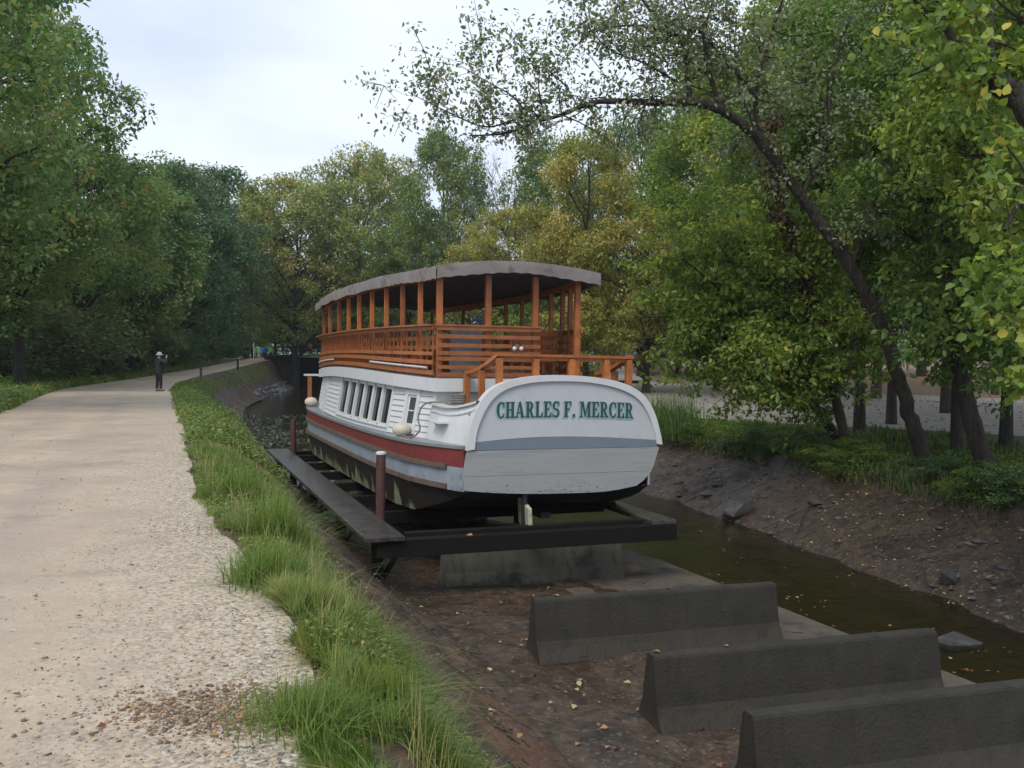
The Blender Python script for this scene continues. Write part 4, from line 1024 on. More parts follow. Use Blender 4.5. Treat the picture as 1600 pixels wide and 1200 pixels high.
def person(loc, rz, H, jacket, trousers, hatc, lab, pose='stand', hair=(.03, .02, .015), pack=None, detail=True, walk=0.0, group=None):
    k = H/1.78
    r = empty('person', loc, rz); tag(r, lab, 'person', group)
    v = lambda x, y, z: (x*k, y*k, z*k)
    if pose == 'photo':
        RH, LH = [(.19, .0, 1.43), (.36, .10, 1.27), (.13, .30, 1.53)], [(-.19, .0, 1.43), (-.31, .14, 1.22), (-.06, .32, 1.50)]
        feet = [(.11, .03), (-.12, -.02)]
    else:
        RH, LH = [(.19, 0, 1.43), (.25, -.04, 1.16), (.24, .10*(1+walk), .92)], [(-.19, 0, 1.43), (-.25, -.03, 1.16), (-.24, .08-.12*walk, .92)]
        feet = [(.10, .22*walk), (-.10, -.22*walk)]
    J = [(v(0, 0, .96), .10*k), (v(0, -.005, 1.15), (.14*k, .10*k)), (v(0, -.01, 1.36), (.16*k, .11*k)), (v(0, .0, 1.47), .075*k), (v(0, .015, 1.54), .055*k), (v(0, .03, 1.62), (.078*k, .092*k)), (v(0, .03, 1.71), (.07*k, .085*k))]
    E = [(0, 1), (1, 2), (2, 3), (3, 4), (4, 5), (5, 6)]
    for arm in (RH, LH):
        b = len(J); J += [(v(*arm[0]), .062*k), (v(*arm[1]), .045*k), (v(*arm[2]), .03*k)]; E += [(2, b), (b, b+1), (b+1, b+2)]
        hd = Vector(arm[2]) + (Vector(arm[2])-Vector(arm[1])).normalized()*.08
        J.append((v(*hd), .032*k)); E.append((b+2, b+3))
        if detail:
            fwd = (Vector(arm[2])-Vector(arm[1])).normalized(); sd = fwd.cross(Vector((0, 0, 1))).normalized(); 
            for q in (-1.5, -.5, .5, 1.5):
                f0 = hd + sd*q*.018 + fwd*.03; f1 = f0 + fwd*.045 + Vector((0, .0, -.015 if pose != 'photo' else .015))
                J += [(v(*f0), .010*k), (v(*f1), .008*k)]; E += [(b+3, len(J)-2), (len(J)-2, len(J)-1)]
            th_ = hd + sd*.035; J += [(v(*th_), .010*k), (v(*(th_+fwd*.03+sd*.012)), .009*k)]; E += [(b+3, len(J)-2), (len(J)-2, len(J)-1)]
    for s_, (fx, fy) in zip((1, -1), feet):
        b = len(J); J += [(v(s_*.10, 0, .88), .088*k), (v(s_*.105+(fx-s_*.10)*.5, fy*.5+.02, .48), .06*k), (v(fx, fy, .10), .042*k), (v(fx, fy+.02, .045), .04*k), (v(fx*1.15, fy+.15, .035), .033*k)]
        E += [(0, b), (b, b+1), (b+1, b+2), (b+2, b+3), (b+3, b+4)]
    body = skin_mesh('body', J, E, M['skin'], r)
    # jacket
    JJ = [(v(0, 0, .78), (.18*k, .15*k)), (v(0, 0, .92), (.19*k, .16*k)), (v(0, -.005, 1.12), (.19*k, .15*k)), (v(0, -.01, 1.36), (.185*k, .135*k)), (v(0, 0, 1.46), .095*k)]; EE = [(0, 1), (1, 2), (2, 3), (3, 4)]
    for arm in (RH, LH):
        b = len(JJ); JJ += [(v(*arm[0]), .082*k), (v(*arm[1]), .064*k), (v(*(Vector(arm[2])*.96+Vector(arm[1])*.04)), .047*k)]; EE += [(3, b), (b, b+1), (b+1, b+2)]
    skin_mesh('jacket', JJ, EE, jacket, r)
    TT = [(v(0, 0, .93), (.145*k, .115*k))]; TE = []
    for s_, (fx, fy) in zip((1, -1), feet):
        b = len(TT); TT += [(v(s_*.095, 0, .84), .105*k), (v(s_*.105+(fx-s_*.10)*.5, fy*.5+.02, .48), .078*k), (v(fx, fy, .09), .062*k)]; TE += [(0, b), (b, b+1), (b+1, b+2)]
    skin_mesh('trousers', TT, TE, trousers, r)
    for s_, (fx, fy) in zip((1, -1), feet):
        mb = MB(); mb.ball(v(fx*1.08, fy+.06, .045), (.05*k, .14*k, .05*k), 12, 8); mb.build('shoe', M['shoe'], r, smooth=True)
    if hatc is not None:
        mb = MB(); mb.ball(v(0, .03, 1.70), (.105*k, .118*k, .10*k), 16, 10); mb.tube([v(0, .03, 1.655), v(0, .03, 1.685), v(0, .03, 1.70)], [.185*k, .16*k, .11*k], 20); mb.build('hat', hatc, r, smooth=True)
    else:
        mb = MB(); mb.ball(v(0, .005, 1.69), (.09*k, .105*k, .10*k), 14, 9); mb.build('hair', mat('hair', hair), r, smooth=True)
    mb = MB(); mb.ball(v(0, .125, 1.62), (.014*k, .02*k, .022*k), 8, 6); mb.build('nose', M['skin'], body, smooth=True)
    for s_ in (-1, 1):
        mb = MB(); mb.ball(v(s_*.032, .108, 1.645), .011*k, 8, 6); mb.build('eye', M['black'], body, smooth=True)
        mb = MB(); mb.ball(v(s_*.083, .02, 1.63), (.012*k, .022*k, .03*k), 8, 6); mb.build('ear', M['skin'], body, smooth=True)
    if pack is not None:
        mb = MB(); mb.box(v(0, -.19, 1.24), (.28*k, .16*k, .44*k)); mb.build('backpack', pack, r, bevel=.04)
    return r
M['shoe'] = mat('shoe', (.12, .12, .12), .6); M['navy'] = mat('navy_jacket', (.012, .015, .028), .7, .2); M['dark'] = mat('dark_trousers', (.014, .012, .012), .8, .2)
M['hat'] = mat('grey_hat', (.42, .43, .40), .8); M['lime'] = mat('lime_jacket', (.10, .55, .12), .6); M['blue'] = mat('blue_jacket', (.03, .12, .62), .6); M['greyj'] = mat('grey_jacket', (.22, .22, .30), .7)
M['orangej'] = mat('orange_jacket', (.75, .25, .04), .6); M['khaki'] = mat('tan_trousers', (.3, .25, .18), .8)
pz = WZ(248, 612, 0.0)
py_ = 43.5; pX = W(248, 600, py_).x
person((pX, py_, 0.0), R(-35), 1.83, M['navy'], M['dark'], M['hat'], 'person in a navy jacket and pale brimmed hat holding up a camera', 'photo')
q = Matrix.Rotation(R(-35), 3, 'Z') @ Vector((.04, .30, 0))
mb = MB(); mb.box((0, 0, 0), (.13, .07, .085)); mb.tube([(0, .03, 0), (0, .10, 0)], .034, 12); cmr = mb.build('camera', M['black'], None, (pX+q.x, py_+q.y, 1.60), R(-35), bevel=.008); tag(cmr, 'small black camera in the hands of the person in the brimmed hat', 'camera')
for (px, y, hh, jk, tr_, ht, lab, wk, pk) in ((399, 122, 1.65, M['greyj'], M['dark'], None, 'person in a greyish lilac jacket walking away, leftmost of the group by the bridge', .6, None),
        (404.5, 126, 1.78, M['lime'], M['khaki'], None, 'person in a light green jacket walking just behind the leftmost walker', -.5, None),
        (412, 123, 1.72, M['blue'], M['dark'], None, 'person in a bright blue jacket in the middle of the walking group', .5, M['blue']),
        (416, 125, 1.75, M['blue'], M['dark'], None, 'person in blue with a dark backpack close beside the other blue walker', -.4, M['navy']),
        (422.5, 124, 1.80, M['lime'], M['dark'], None, 'person in a light green jacket, rightmost of the group by the bridge', .4, None)):
    p = W(px, 556, y); person((p.x, y, gz(p.x, y) if y < END else float(zp(y))), R(15), hh, jk, tr_, ht, lab, 'walk', pack=pk, detail=False, walk=wk, group='walkers on the towpath by the bridge')
p = W(484, 545, YL+.2); person((p.x, YL+.3, zd+.16), R(180), 1.75, M['orangej'], M['dark'], None, 'person in orange and white standing on the footbridge', 'walk', detail=False)
# ================================================================== VEGETATION
RG = np.random.default_rng(7)
def unit(v): return v/np.maximum(np.linalg.norm(v, axis=-1, keepdims=True), 1e-9)
def leaf_geo(P, Nn, Dd, L_, Wd, rng, fold=.12):
    """one folded rhombic leaf per row"""
    S = np.cross(Nn, Dd); S = unit(S)
    L_ = L_[:, None]; Wd = Wd[:, None]
    a = P; b = P + Dd*L_*.45 + S*Wd*.5 + Nn*Wd*fold; c = P + Dd*L_ - Nn*L_*.08; d = P + Dd*L_*.45 - S*Wd*.5 + Nn*Wd*fold
    V = np.stack([a, b, c, d], 1).reshape(-1, 3)
    n = len(P); i = np.arange(n)*4
    return V, np.stack([i, i+1, i+2, i+3], 1)
def leaf6(P, Nn, Dd, L_, Wd, rng, fold=.12):
    """ovate leaf: two quads folded along the midrib"""
    S = unit(np.cross(Nn, Dd)); L_ = L_[:, None]; Wd = Wd[:, None]
    q = [P, P + Dd*L_*.28 + S*Wd*.46 + Nn*Wd*fold, P + Dd*L_*.66 + S*Wd*.40 + Nn*Wd*fold*.6, P + Dd*L_ - Nn*L_*.12, P + Dd*L_*.66 - S*Wd*.40 + Nn*Wd*fold*.6, P + Dd*L_*.28 - S*Wd*.46 + Nn*Wd*fold]
    V = np.stack(q, 1).reshape(-1, 3); i = np.arange(len(P))*6
    return V, np.concatenate([np.stack([i, i+1, i+2, i+3], 1), np.stack([i+3, i+4, i+5, i], 1)])
def spray(C, Rc, n, size, rng, flat=.55, up=.75, droop=.25, out=None, wr=.55, six=False):
    """leaves scattered round cluster centres C with radii Rc"""
    k = len(C); n = np.broadcast_to(n, (k,)).astype(int); idx = np.repeat(np.arange(k), n); m = len(idx)
    g = rng.normal(size=(m, 3)); r = rng.random(m)**(1/2.2); g = unit(g)*r[:, None]
    P = C[idx] + g*Rc[idx][:, None]*np.array([1, 1, flat])
    Nn = unit(rng.normal(size=(m, 3))*.55 + np.array([0, 0, up]) + g*.3)
    Dd = rng.normal(size=(m, 3)) + g*.9; Dd[:, 2] -= droop*1.6
    Dd = unit(Dd - Nn*np.sum(Dd*Nn, 1, keepdims=True))
    sz = size*(.6+.7*rng.random(m))
    V, F = (leaf6 if six else leaf_geo)(P, Nn, Dd, sz, sz*wr*(.8+.4*rng.random(m)), rng)
    return V, F, idx
def tubes(chains, n=6):
    Vs = []; Fs = []; o = 0
    ang = np.arange(n)*2*np.pi/n
    for P, rad in chains:
        P = np.asarray(P, float); rad = np.asarray(rad, float); m = len(P)
        T = unit(np.gradient(P, axis=0)); ref = np.array([.31, .17, .93]) if abs(T[0, 2]) < .8 else np.array([.9, .3, .1])
        A = unit(np.cross(T, ref)); B = np.cross(T, A)
        ring = P[:, None] + (A[:, None]*np.cos(ang)[None, :, None] + B[:, None]*np.sin(ang)[None, :, None])*rad[:, None, None]
        if n >= 8 and m > 12:
            ring = ring + (ring-P[:, None])*(vnoise(np.arange(m)[:, None]*.8+ang*0, ang*2.2+np.arange(m)[:, None]*.15, 1, 7, 3)[..., None]-.5)*.34
        Vs.append(ring.reshape(-1, 3))
        i = np.arange(m-1)[:, None]*n; k = np.arange(n)[None]; k2 = (k+1) % n
        Fs.append(np.stack([i+k, i+k2, i+n+k2, i+n+k], -1).reshape(-1, 4)+o); o += m*n
    return np.concatenate(Vs), np.concatenate(Fs)
def bezier(a, b, sag, rng, n=6, wob=.06):
    a = np.array(a, float); b = np.array(b, float); l = np.linalg.norm(b-a); t = np.linspace(0, 1, n)[:, None]
    c = (a+b)/2 + np.array([0, 0, sag*l]) + rng.normal(size=3)*wob*l
    P = (1-t)**2*a + 2*t*(1-t)*c + t*t*b
    P[1:-1] += rng.normal(size=(n-2, 3))*wob*l*.25
    return P
def tree_geo(seed, H, Rr, z0=.25, lobes=14, cl=16, nl=60, size=.2, lean=(0, 0), trunk_r=None, flat=.6, up=.75, droop=.25, lobe_r=.42, top=1.0, crad=.17, twig_min=.008, wr=.55, tintj=.18, cone=0, six=False):
    rng = np.random.default_rng(seed)
    tr = trunk_r or H*.017
    zc = H*(z0+1)/2; hz = H*(1-z0)/2
    tp = np.array([[0, 0, -.3], [0, 0, 0]] + [[lean[0]*t**1.5 + rng.normal()*.015*H*t, lean[1]*t**1.5 + rng.normal()*.015*H*t, H*.86*t] for t in np.linspace(.12, 1, 9)])
    tt = np.concatenate([[0, 0.02], np.linspace(.12, 1, 9)])
    rad = tr*np.concatenate([[1.5, 1.25], (1-np.linspace(.12, 1, 9)*.88)])
    at = lambda t: np.array([np.interp(t, tt, tp[:, i]) for i in range(3)])
    chains = [(tp, rad)]; tw = []
    LC = []; LR = []
    for i in range(lobes):
        u = (i+.5)/lobes; zz = (u*2-1)
        a = i*2.39996 + rng.normal()*.5; rr_ = math.sqrt(max(0, 1-zz*zz))*(1-cone*(zz+1)/2)
        q = .70 + .15*rng.random()
        axis = at(min(1, (zc+hz*zz)/H/.86)); 
        c = np.array([axis[0] + math.cos(a)*rr_*Rr*q, axis[1] + math.sin(a)*rr_*Rr*q, zc + hz*zz*q*top])
        r = Rr*lobe_r*(.75+.5*rng.random())*(1-.3*max(0, zz))*(1-cone*.5*(zz+1)/2)
        LC.append(c); LR.append(r)
        zt_ = max(z0*H*.55, c[2] - np.hypot(c[0]-axis[0], c[1]-axis[1])*.75)
        s_ = at(min(.97, zt_/H/.86)); P = bezier(s_, c, .08, rng, 7)
        r0 = np.interp(min(.97, zt_/H/.86), tt, rad)*.55
        chains.append((P, np.linspace(r0, r0*.25, 7)))
        for j in range(cl):
            g = unit(rng.normal(size=3)); g[2] = g[2]*.8 + .12
            e = c + g*r*(.55+.5*rng.random())*np.array([1, 1, .8])
            tw.append((e, r, P[rng.integers(3, 7)]))
    C = np.array([t_[0] for t_ in tw]); Rc = Rr*crad*(.7+.6*rng.random(len(C)))
    twc = [(bezier(s_, e, .05, rng, 4, .1), np.linspace(max(twig_min, tr*.06), twig_min*.6, 4)) for e, r, s_ in tw]
    V1, F1 = tubes(chains, 8); V2, F2 = tubes(twc, 3)
    TV = np.concatenate([V1, V2]); TF = np.concatenate([F1, F2+len(V1)])
    V, F, idx = spray(C, Rc, nl, size, rng, flat, up, droop, wr=wr, six=six)
    lobe_t = rng.random(lobes); ct = np.repeat(lobe_t, cl)*.5 + rng.random(len(C))*.5
    hgt = (C[:, 2]-C[:, 2].min())/max(.1, np.ptp(C[:, 2]))
    tint = np.clip(ct[idx]*.75 + rng.normal(size=len(idx))*tintj + .12, 0, 1)
    return (TV, TF), (V, F, np.repeat(tint, 6 if six else 4))

G = {}
G['oak'] = leaf_mat('oak_leaves', [(0, (0.077, 0.141, 0.057)), (.5, (0.143, 0.233, 0.080)), (.85, (0.227, 0.316, 0.096)), (1, (0.423, 0.273, 0.115))])
G['dark'] = leaf_mat('dark_leaves', [(0, (0.064, 0.120, 0.068)), (.5, (0.103, 0.179, 0.087)), (1, (0.178, 0.259, 0.113))])
G['mid'] = leaf_mat('mid_leaves', [(0, (0.074, 0.136, 0.042)), (.5, (0.136, 0.220, 0.059)), (.85, (0.232, 0.275, 0.074)), (1, (0.358, 0.275, 0.095))])
G['olive'] = leaf_mat('olive_leaves', [(0, (0.127, 0.181, 0.056)), (.45, (0.232, 0.278, 0.086)), (.8, (0.391, 0.372, 0.125)), (1, (0.537, 0.372, 0.154))])
G['yellow'] = leaf_mat('yellowing_leaves', [(0, (0.149, 0.181, 0.046)), (.35, (0.256, 0.275, 0.073)), (.7, (0.415, 0.366, 0.104)), (1, (0.512, 0.342, 0.134))])
G['maple'] = leaf_mat('bright_leaves', [(0, (0.100, 0.160, 0.037)), (.5, (0.189, 0.273, 0.055)), (.86, (0.333, 0.376, 0.077)), (1, (0.550, 0.452, 0.090))], .42)
G['deep'] = leaf_mat('deep_green_leaves', [(0, (0.077, 0.134, 0.038)), (.5, (0.132, 0.216, 0.052)), (.9, (0.230, 0.303, 0.063)), (1, (0.406, 0.323, 0.085))], .4)
G['grey'] = leaf_mat('grey_green_leaves', [(0, (0.121, 0.157, 0.095)), (.5, (0.205, 0.244, 0.147)), (.9, (0.313, 0.332, 0.196)), (1, (0.470, 0.392, 0.216))], .3)
G['vine'] = leaf_mat('greyish_vine_leaves', [(0, (0.084, 0.115, 0.055)), (.5, (0.147, 0.184, 0.087)), (1, (0.271, 0.292, 0.167))])
G['red'] = leaf_mat('red_creeper', [(0, (.05, .02, .018)), (.5, (.09, .032, .026)), (1, (.12, .065, .04))])
G['lime'] = leaf_mat('lime_leaves', [(0, (0.145, 0.217, 0.043)), (.5, (0.246, 0.334, 0.072)), (1, (0.377, 0.406, 0.116))], .4)
G['dull'] = leaf_mat('dull_brown_leaves', [(0, (0.065, 0.061, 0.041)), (.5, (0.099, 0.090, 0.061)), (1, (0.145, 0.123, 0.087))])
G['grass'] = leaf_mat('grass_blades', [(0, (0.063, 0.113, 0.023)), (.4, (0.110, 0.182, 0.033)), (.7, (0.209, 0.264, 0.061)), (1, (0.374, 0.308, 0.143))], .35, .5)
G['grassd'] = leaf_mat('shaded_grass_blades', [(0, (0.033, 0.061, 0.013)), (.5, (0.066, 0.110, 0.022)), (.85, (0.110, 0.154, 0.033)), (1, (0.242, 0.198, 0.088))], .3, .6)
G['reed'] = leaf_mat('reed_blades', [(0, (0.051, 0.102, 0.029)), (.5, (0.087, 0.160, 0.043)), (.9, (0.145, 0.217, 0.058)), (1, (0.362, 0.290, 0.174))], .3)
G['fallen'] = leaf_mat('fallen_leaves', [(0, (0.140, 0.035, 0.020)), (.3, (0.220, 0.100, 0.040)), (.6, (0.380, 0.270, 0.100)), (.85, (0.420, 0.360, 0.200)), (1, (0.200, 0.220, 0.050))], .05)

PROTO = {}
def proto(kind, v):
    key = (kind, v)
    if key in PROTO: return PROTO[key]
    s = hash_s = sum(ord(c) for c in kind)*13 + v*101
    P_ = dict(
        oak=dict(H=16, Rr=6, z0=.22, lobes=26, cl=20, nl=56, size=.24, crad=.13, lobe_r=.36),
        dark=dict(H=15, Rr=5, z0=.06, lobes=24, cl=20, nl=60, size=.27, crad=.16, cone=.35),
        mid=dict(H=15, Rr=5, z0=.15, lobes=22, cl=20, nl=55, size=.25, crad=.15),
        olive=dict(H=24, Rr=8.5, z0=.2, lobes=34, cl=24, nl=48, size=.38, crad=.125, lobe_r=.38),
        yellow=dict(H=14, Rr=5, z0=.08, lobes=26, cl=20, nl=56, size=.21, crad=.14, lobe_r=.34, droop=.6),
        airy=dict(H=24, Rr=6, z0=.35, lobes=16, cl=16, nl=40, size=.38, crad=.13, lobe_r=.34),
        right=dict(H=16, Rr=4.6, trunk_r=.19, z0=.25, lobes=26, cl=24, nl=70, size=.155, crad=.14, lobe_r=.36, six=True, wr=.62),
        maple=dict(H=9, Rr=3.7, z0=.05, lobes=26, cl=24, nl=62, size=.135, crad=.13, lobe_r=.36, droop=.7, up=.9, flat=.45),
        dull=dict(H=14, Rr=5.5, z0=.05, lobes=22, cl=22, nl=70, size=.15, crad=.16),
        bush=dict(H=2.0, Rr=1.35, z0=-.15, lobes=12, cl=12, nl=45, size=.085, crad=.2, trunk_r=.03),
        shrub=dict(H=5.2, Rr=3.4, z0=-.15, lobes=22, cl=20, nl=62, size=.17, crad=.15, trunk_r=.09),
        young=dict(H=6, Rr=2.3, z0=.1, lobes=14, cl=16, nl=50, size=.17, crad=.18))[kind]
    (TV, TF), (V, F, ti) = tree_geo(s, **P_)
    PROTO[key] = (P_, mesh_np('trunk', TV, TF, None, smooth=True), mesh_np('crown', V, F, None, {'tint': ti}))
    return PROTO[key]
MESHM = {}
def with_mat(me, m):              # one mesh datablock per material, shared by its copies
    k = (me.name, m.name)
    if k not in MESHM:
        c = me.copy(); c.materials.clear(); c.materials.append(m); MESHM[k] = c
    return MESHM[k]
def tree(kind, v, x, y, H, Rr, leafm, label, group=None, rz=None, bark=None, name='tree', cat='tree', sink=0, z=None):
    P_, tm, cm_ = proto(kind, v)
    z_ = gz(x, y) if z is None else z
    o = empty(name, (x, y, z_-sink), rz if rz is not None else (x*7.3+y*3.1) % 6.28)
    o.scale = (Rr/P_['Rr'], Rr/P_['Rr'], H/P_['H'])
    tag(o, label, cat, group)
    link('trunk', with_mat(tm, bark or M['bark']), None, o); link('crown' if cat == 'tree' else 'foliage', with_mat(cm_, leafm), None, o)
    return o
def tpx(kind, v, px, y, top, Rr, leafm, label, group=None, **k):
    """a tree whose crown tops out at photo row `top`, standing at distance y"""
    x = W(px, 560, y).x; z = gz(x, y); H = W(px, top, y).z - z
    return tree(kind, v, x, y, H*1.02, Rr, leafm, label, group, **k)

gl_, gc_, gr_ = 'trees along the left of the towpath', 'trees behind the canal boat', 'trees on the right bank and beyond the gravel road'
# left of the towpath
def tleft(kind, v, px, y0, top, Rr, *a, m=1.5, **k):
    y = y0
    while W(px, 560, y).x > float(pl(y)) - m - (.75*Rr*y/y0 if kind in ('shrub', 'young') else 0) and y < 175: y += .5
    return tpx(kind, v, px, y, top, Rr*y/y0, *a, **k)
tleft('oak', 0, 30, 36, -70, 4.8, G['oak'], 'huge dark green oak filling the upper left corner of the photo', gl_)
tleft('oak', 1, -150, 27, -260, 5.5, G['oak'], 'tall green tree whose crown just enters at the left edge of the photo', gl_)
tleft('mid', 0, -40, 42, 190, 5.0, G['oak'], 'green tree below the huge oak at the left edge', gl_)
tleft('oak', 1, 118, 47, 190, 4.8, G['oak'], 'mid green tree directly under the right side of the huge oak', gl_)
tleft('dark', 0, 205, 55, 235, 4.4, G['oak'], 'green tree above the photographer to his left', gl_)
tleft('dark', 1, 272, 66, 228, 4.6, G['dark'], 'dark dense tree right above the person with the camera', gl_)
tleft('dark', 2, 330, 76, 245, 4.6, G['dark'], 'dark tree with dipping branches at the bend of the towpath', gl_)
tleft('mid', 1, 385, 92, 300, 5.0, G['oak'], 'smaller green tree over the far bend of the towpath', gl_)
tleft('mid', 0, 150, 66, 240, 6.0, G['dark'], 'dark tree in the second row behind the understory vines', gl_)
tleft('oak', 0, 20, 70, 250, 7.0, G['dark'], 'dark tree far back at the left edge', gl_)
tleft('dark', 1, 240, 90, 280, 6.0, G['dark'], 'dark tree in the second row behind the bend', gl_)
tleft('mid', 2, 430, 140, 400, 5.5, G['mid'], 'low mid green tree above the walking group', gl_)
tpx('young', 0, 394, 134, 468, 3.2, G['lime'], 'small bright yellow green tree beside the walking group', gl_)
tleft('young', 1, 360, 100, 480, 2.6, G['mid'], 'small mid green tree left of the bright yellow green one', gl_)
gs_ = 'shrubs covered in vines left of the towpath'
for i, (px, y, top, rr_, gm, lab) in enumerate(((-60, 26, 430, 3.4, 'vine', 'grey green vine shrub at the very left edge of the towpath'), (30, 36, 452, 3.8, 'vine', 'rounded vine covered shrub at the left edge of the photo'), (105, 43, 438, 3.8, 'vine', 'largest grey green vine covered shrub left of the person'), (165, 50, 445, 3.6, 'vine', 'grey green shrub with drooping vines close left of the person'), (222, 57, 470, 3.4, 'dark', 'dark shrub directly behind the person with the camera'), (268, 66, 480, 3.5, 'dark', 'dark shrub just right of the person with the camera'), (308, 76, 490, 3.4, 'dark', 'dark shrub above the pale path post'), (342, 88, 495, 3.4, 'dark', 'dark shrub above the dark path post'))):
    tleft('shrub', i % 2, px, y, top, rr_, G[gm], lab, gs_, name='shrub', cat='shrub')
# centre background
tpx('olive', 0, 462, 116, 268, 9.0, G['olive'], 'broad olive green tree left of the canopy of the boat', gc_)
tpx('olive', 1, 560, 126, 228, 9.0, G['olive'], 'tallest olive green tree behind the bow end of the boat', gc_)
tpx('olive', 0, 690, 106, 195, 5.6, G['mid'], 'open airy tree with pale branches and sky showing through above the canopy', gc_, bark=M['bark2'])
tpx('olive', 2, 640, 112, 330, 6.0, G['mid'], 'green tree just above the middle of the canopy', gc_)
tpx('dark', 0, 470, 150, 420, 8.0, G['dark'], 'dark tree behind the lock gate', gc_, sink=1)
tpx('dark', 1, 520, 155, 400, 8.0, G['dark'], 'dark tree behind the footbridge and bow of the boat', gc_, sink=1)
tpx('dark', 2, 580, 150, 410, 8.0, G['dark'], 'dark tree seen between the boat posts', gc_, sink=1)
tpx('mid', 1, 640, 145, 430, 8.0, G['dark'], 'shaded tree seen under the middle of the canopy', gc_, sink=1)
tpx('mid', 2, 430, 128, 440, 4.5, G['mid'], 'mid green tree with a dark forked trunk beyond the walkers', gc_)
tpx('yellow', 0, 735, 70, 372, 4.2, G['yellow'], 'low tan yellow tree above the middle of the canopy', gc_)
tpx('yellow', 1, 805, 68, 300, 4.6, G['yellow'], 'yellowing tree above the near end of the canopy', gc_)
tpx('yellow', 2, 915, 58, 182, 4.4, G['yellow'], 'tall yellow green tree right of the canopy with orange leaves near its top', gc_)
tpx('yellow', 0, 1010, 56, 300, 4.4, G['yellow'], 'wide yellowing tree between the boat and the gravel road', gc_)
tpx('yellow', 1, 880, 62, 330, 3.6, G['yellow'], 'yellowing tree directly behind the near right corner of the canopy', gc_)
tpx('young', 1, 905, 52, 455, 2.3, G['yellow'], 'small yellow green tree behind the stern end of the upper deck', gc_)
tpx('young', 0, 850, 58, 430, 2.6, G['mid'], 'small green tree seen through the stern posts of the upper deck', gc_)
tpx('mid', 0, 855, 88, 205, 5.2, G['mid'], 'green tree with a dark forked stem behind the yellow trees', gc_)
tpx('oak', 1, 1000, 82, 165, 6.0, G['dark'], 'bluish green tree behind the tall yellow tree', gc_)
tpx('oak', 0, 1085, 76, 120, 6.5, G['oak'], 'large green tree under the arching branch', gc_)
tpx('dull', 0, 1120, 60, 285, 4.6, G['dull'], 'dull brown green bushy tree under the arching trunk', gc_)
tpx('mid', 1, 960, 112, 430, 5.0, G['mid'], 'tree beside the footpath in front of the white house', gc_)
tpx('dark', 2, 1060, 92, 430, 5.0, G['dark'], 'dark low tree right of the footpath', gc_)
# far-off wood
def far_wood():
    rng = np.random.default_rng(99); Vs = []; Fs = []; Ts = []; o = 0
    for i, px in enumerate(np.linspace(-500, 2100, 46)):
        y = 185 + 30*rng.random(); x = (px-800)/FPX*y; H = 15+9*rng.random(); z = float(zp(y) if x < -5 else zr_(y))-1
        k = 90; C = rng.normal(size=(k, 3))*np.array([3.6, 3.0, H*.25]) + np.array([x, y, z+H*.5]); C[:, 2] = np.clip(C[:, 2], z, z+H)
        V, F, idx = spray(C, np.full(k, 1.7), 42, .75, rng, .8, .7, .3); Vs.append(V); Fs.append(F+o); o += len(V); Ts.append(np.repeat(np.clip(rng.random(k)[idx], 0, 1), 4))
    for r_ in range(260):
        px = -500+10*r_; y = 172+8*rng.random(); x = (px-800)/FPX*y; z = float(zp(y) if x < -5 else zr_(y)); k = 6; C = np.array([x, y, z+1.5]) + rng.normal(size=(k, 3))*np.array([1.2, 1, 1.6]); C[:, 2] = np.maximum(C[:, 2], z)
        V, F, idx = spray(C, np.full(k, 1.4), 36, .6, rng, .8, .7, .3); Vs.append(V); Fs.append(F+o); o += len(V); Ts.append(np.repeat(rng.random(len(idx))*.5, 4))
    tag(link('distant_wood', mesh_np('distant_wood', np.concatenate(Vs), np.concatenate(Fs), G['mid'], {'tint': np.concatenate(Ts)})), kind='stuff')
far_wood()
# bare tree
def bare_tree(x, y, H, label):
    rng = np.random.default_rng(5); z = gz(x, y); ch = []
    def grow(p, d, l, r, dep):
        n = 5; P = [p]; 
        for i in range(n):
            d = unit(d + rng.normal(size=3)*.12 + np.array([0, 0, .05])); P.append(P[-1]+d*l/n)
        ch.append((np.array(P), np.linspace(r, r*.5, n+1)))
        if dep:
            for k in range(4 if dep > 1 else 5):
                q = P[rng.integers(2, n+1)]; grow(q, unit(d*.9 + rng.normal(size=3)*.5), l*.62, r*.45, dep-1)
    grow(np.array([0, 0, -.2]), np.array([0, 0, 1.]), H*.55, H*.014, 4)
    V, F = tubes(ch, 4); o = link('bare_tree', mesh_np('bare_tree', V, F, M['bark2'], smooth=True), None, None, (x, y, z)); tag(o, label, 'tree', gc_)
bare_tree(W(800, 560, 82).x, 82, W(800, 262, 82).z, 'leafless tree with fine grey twigs above the canopy')
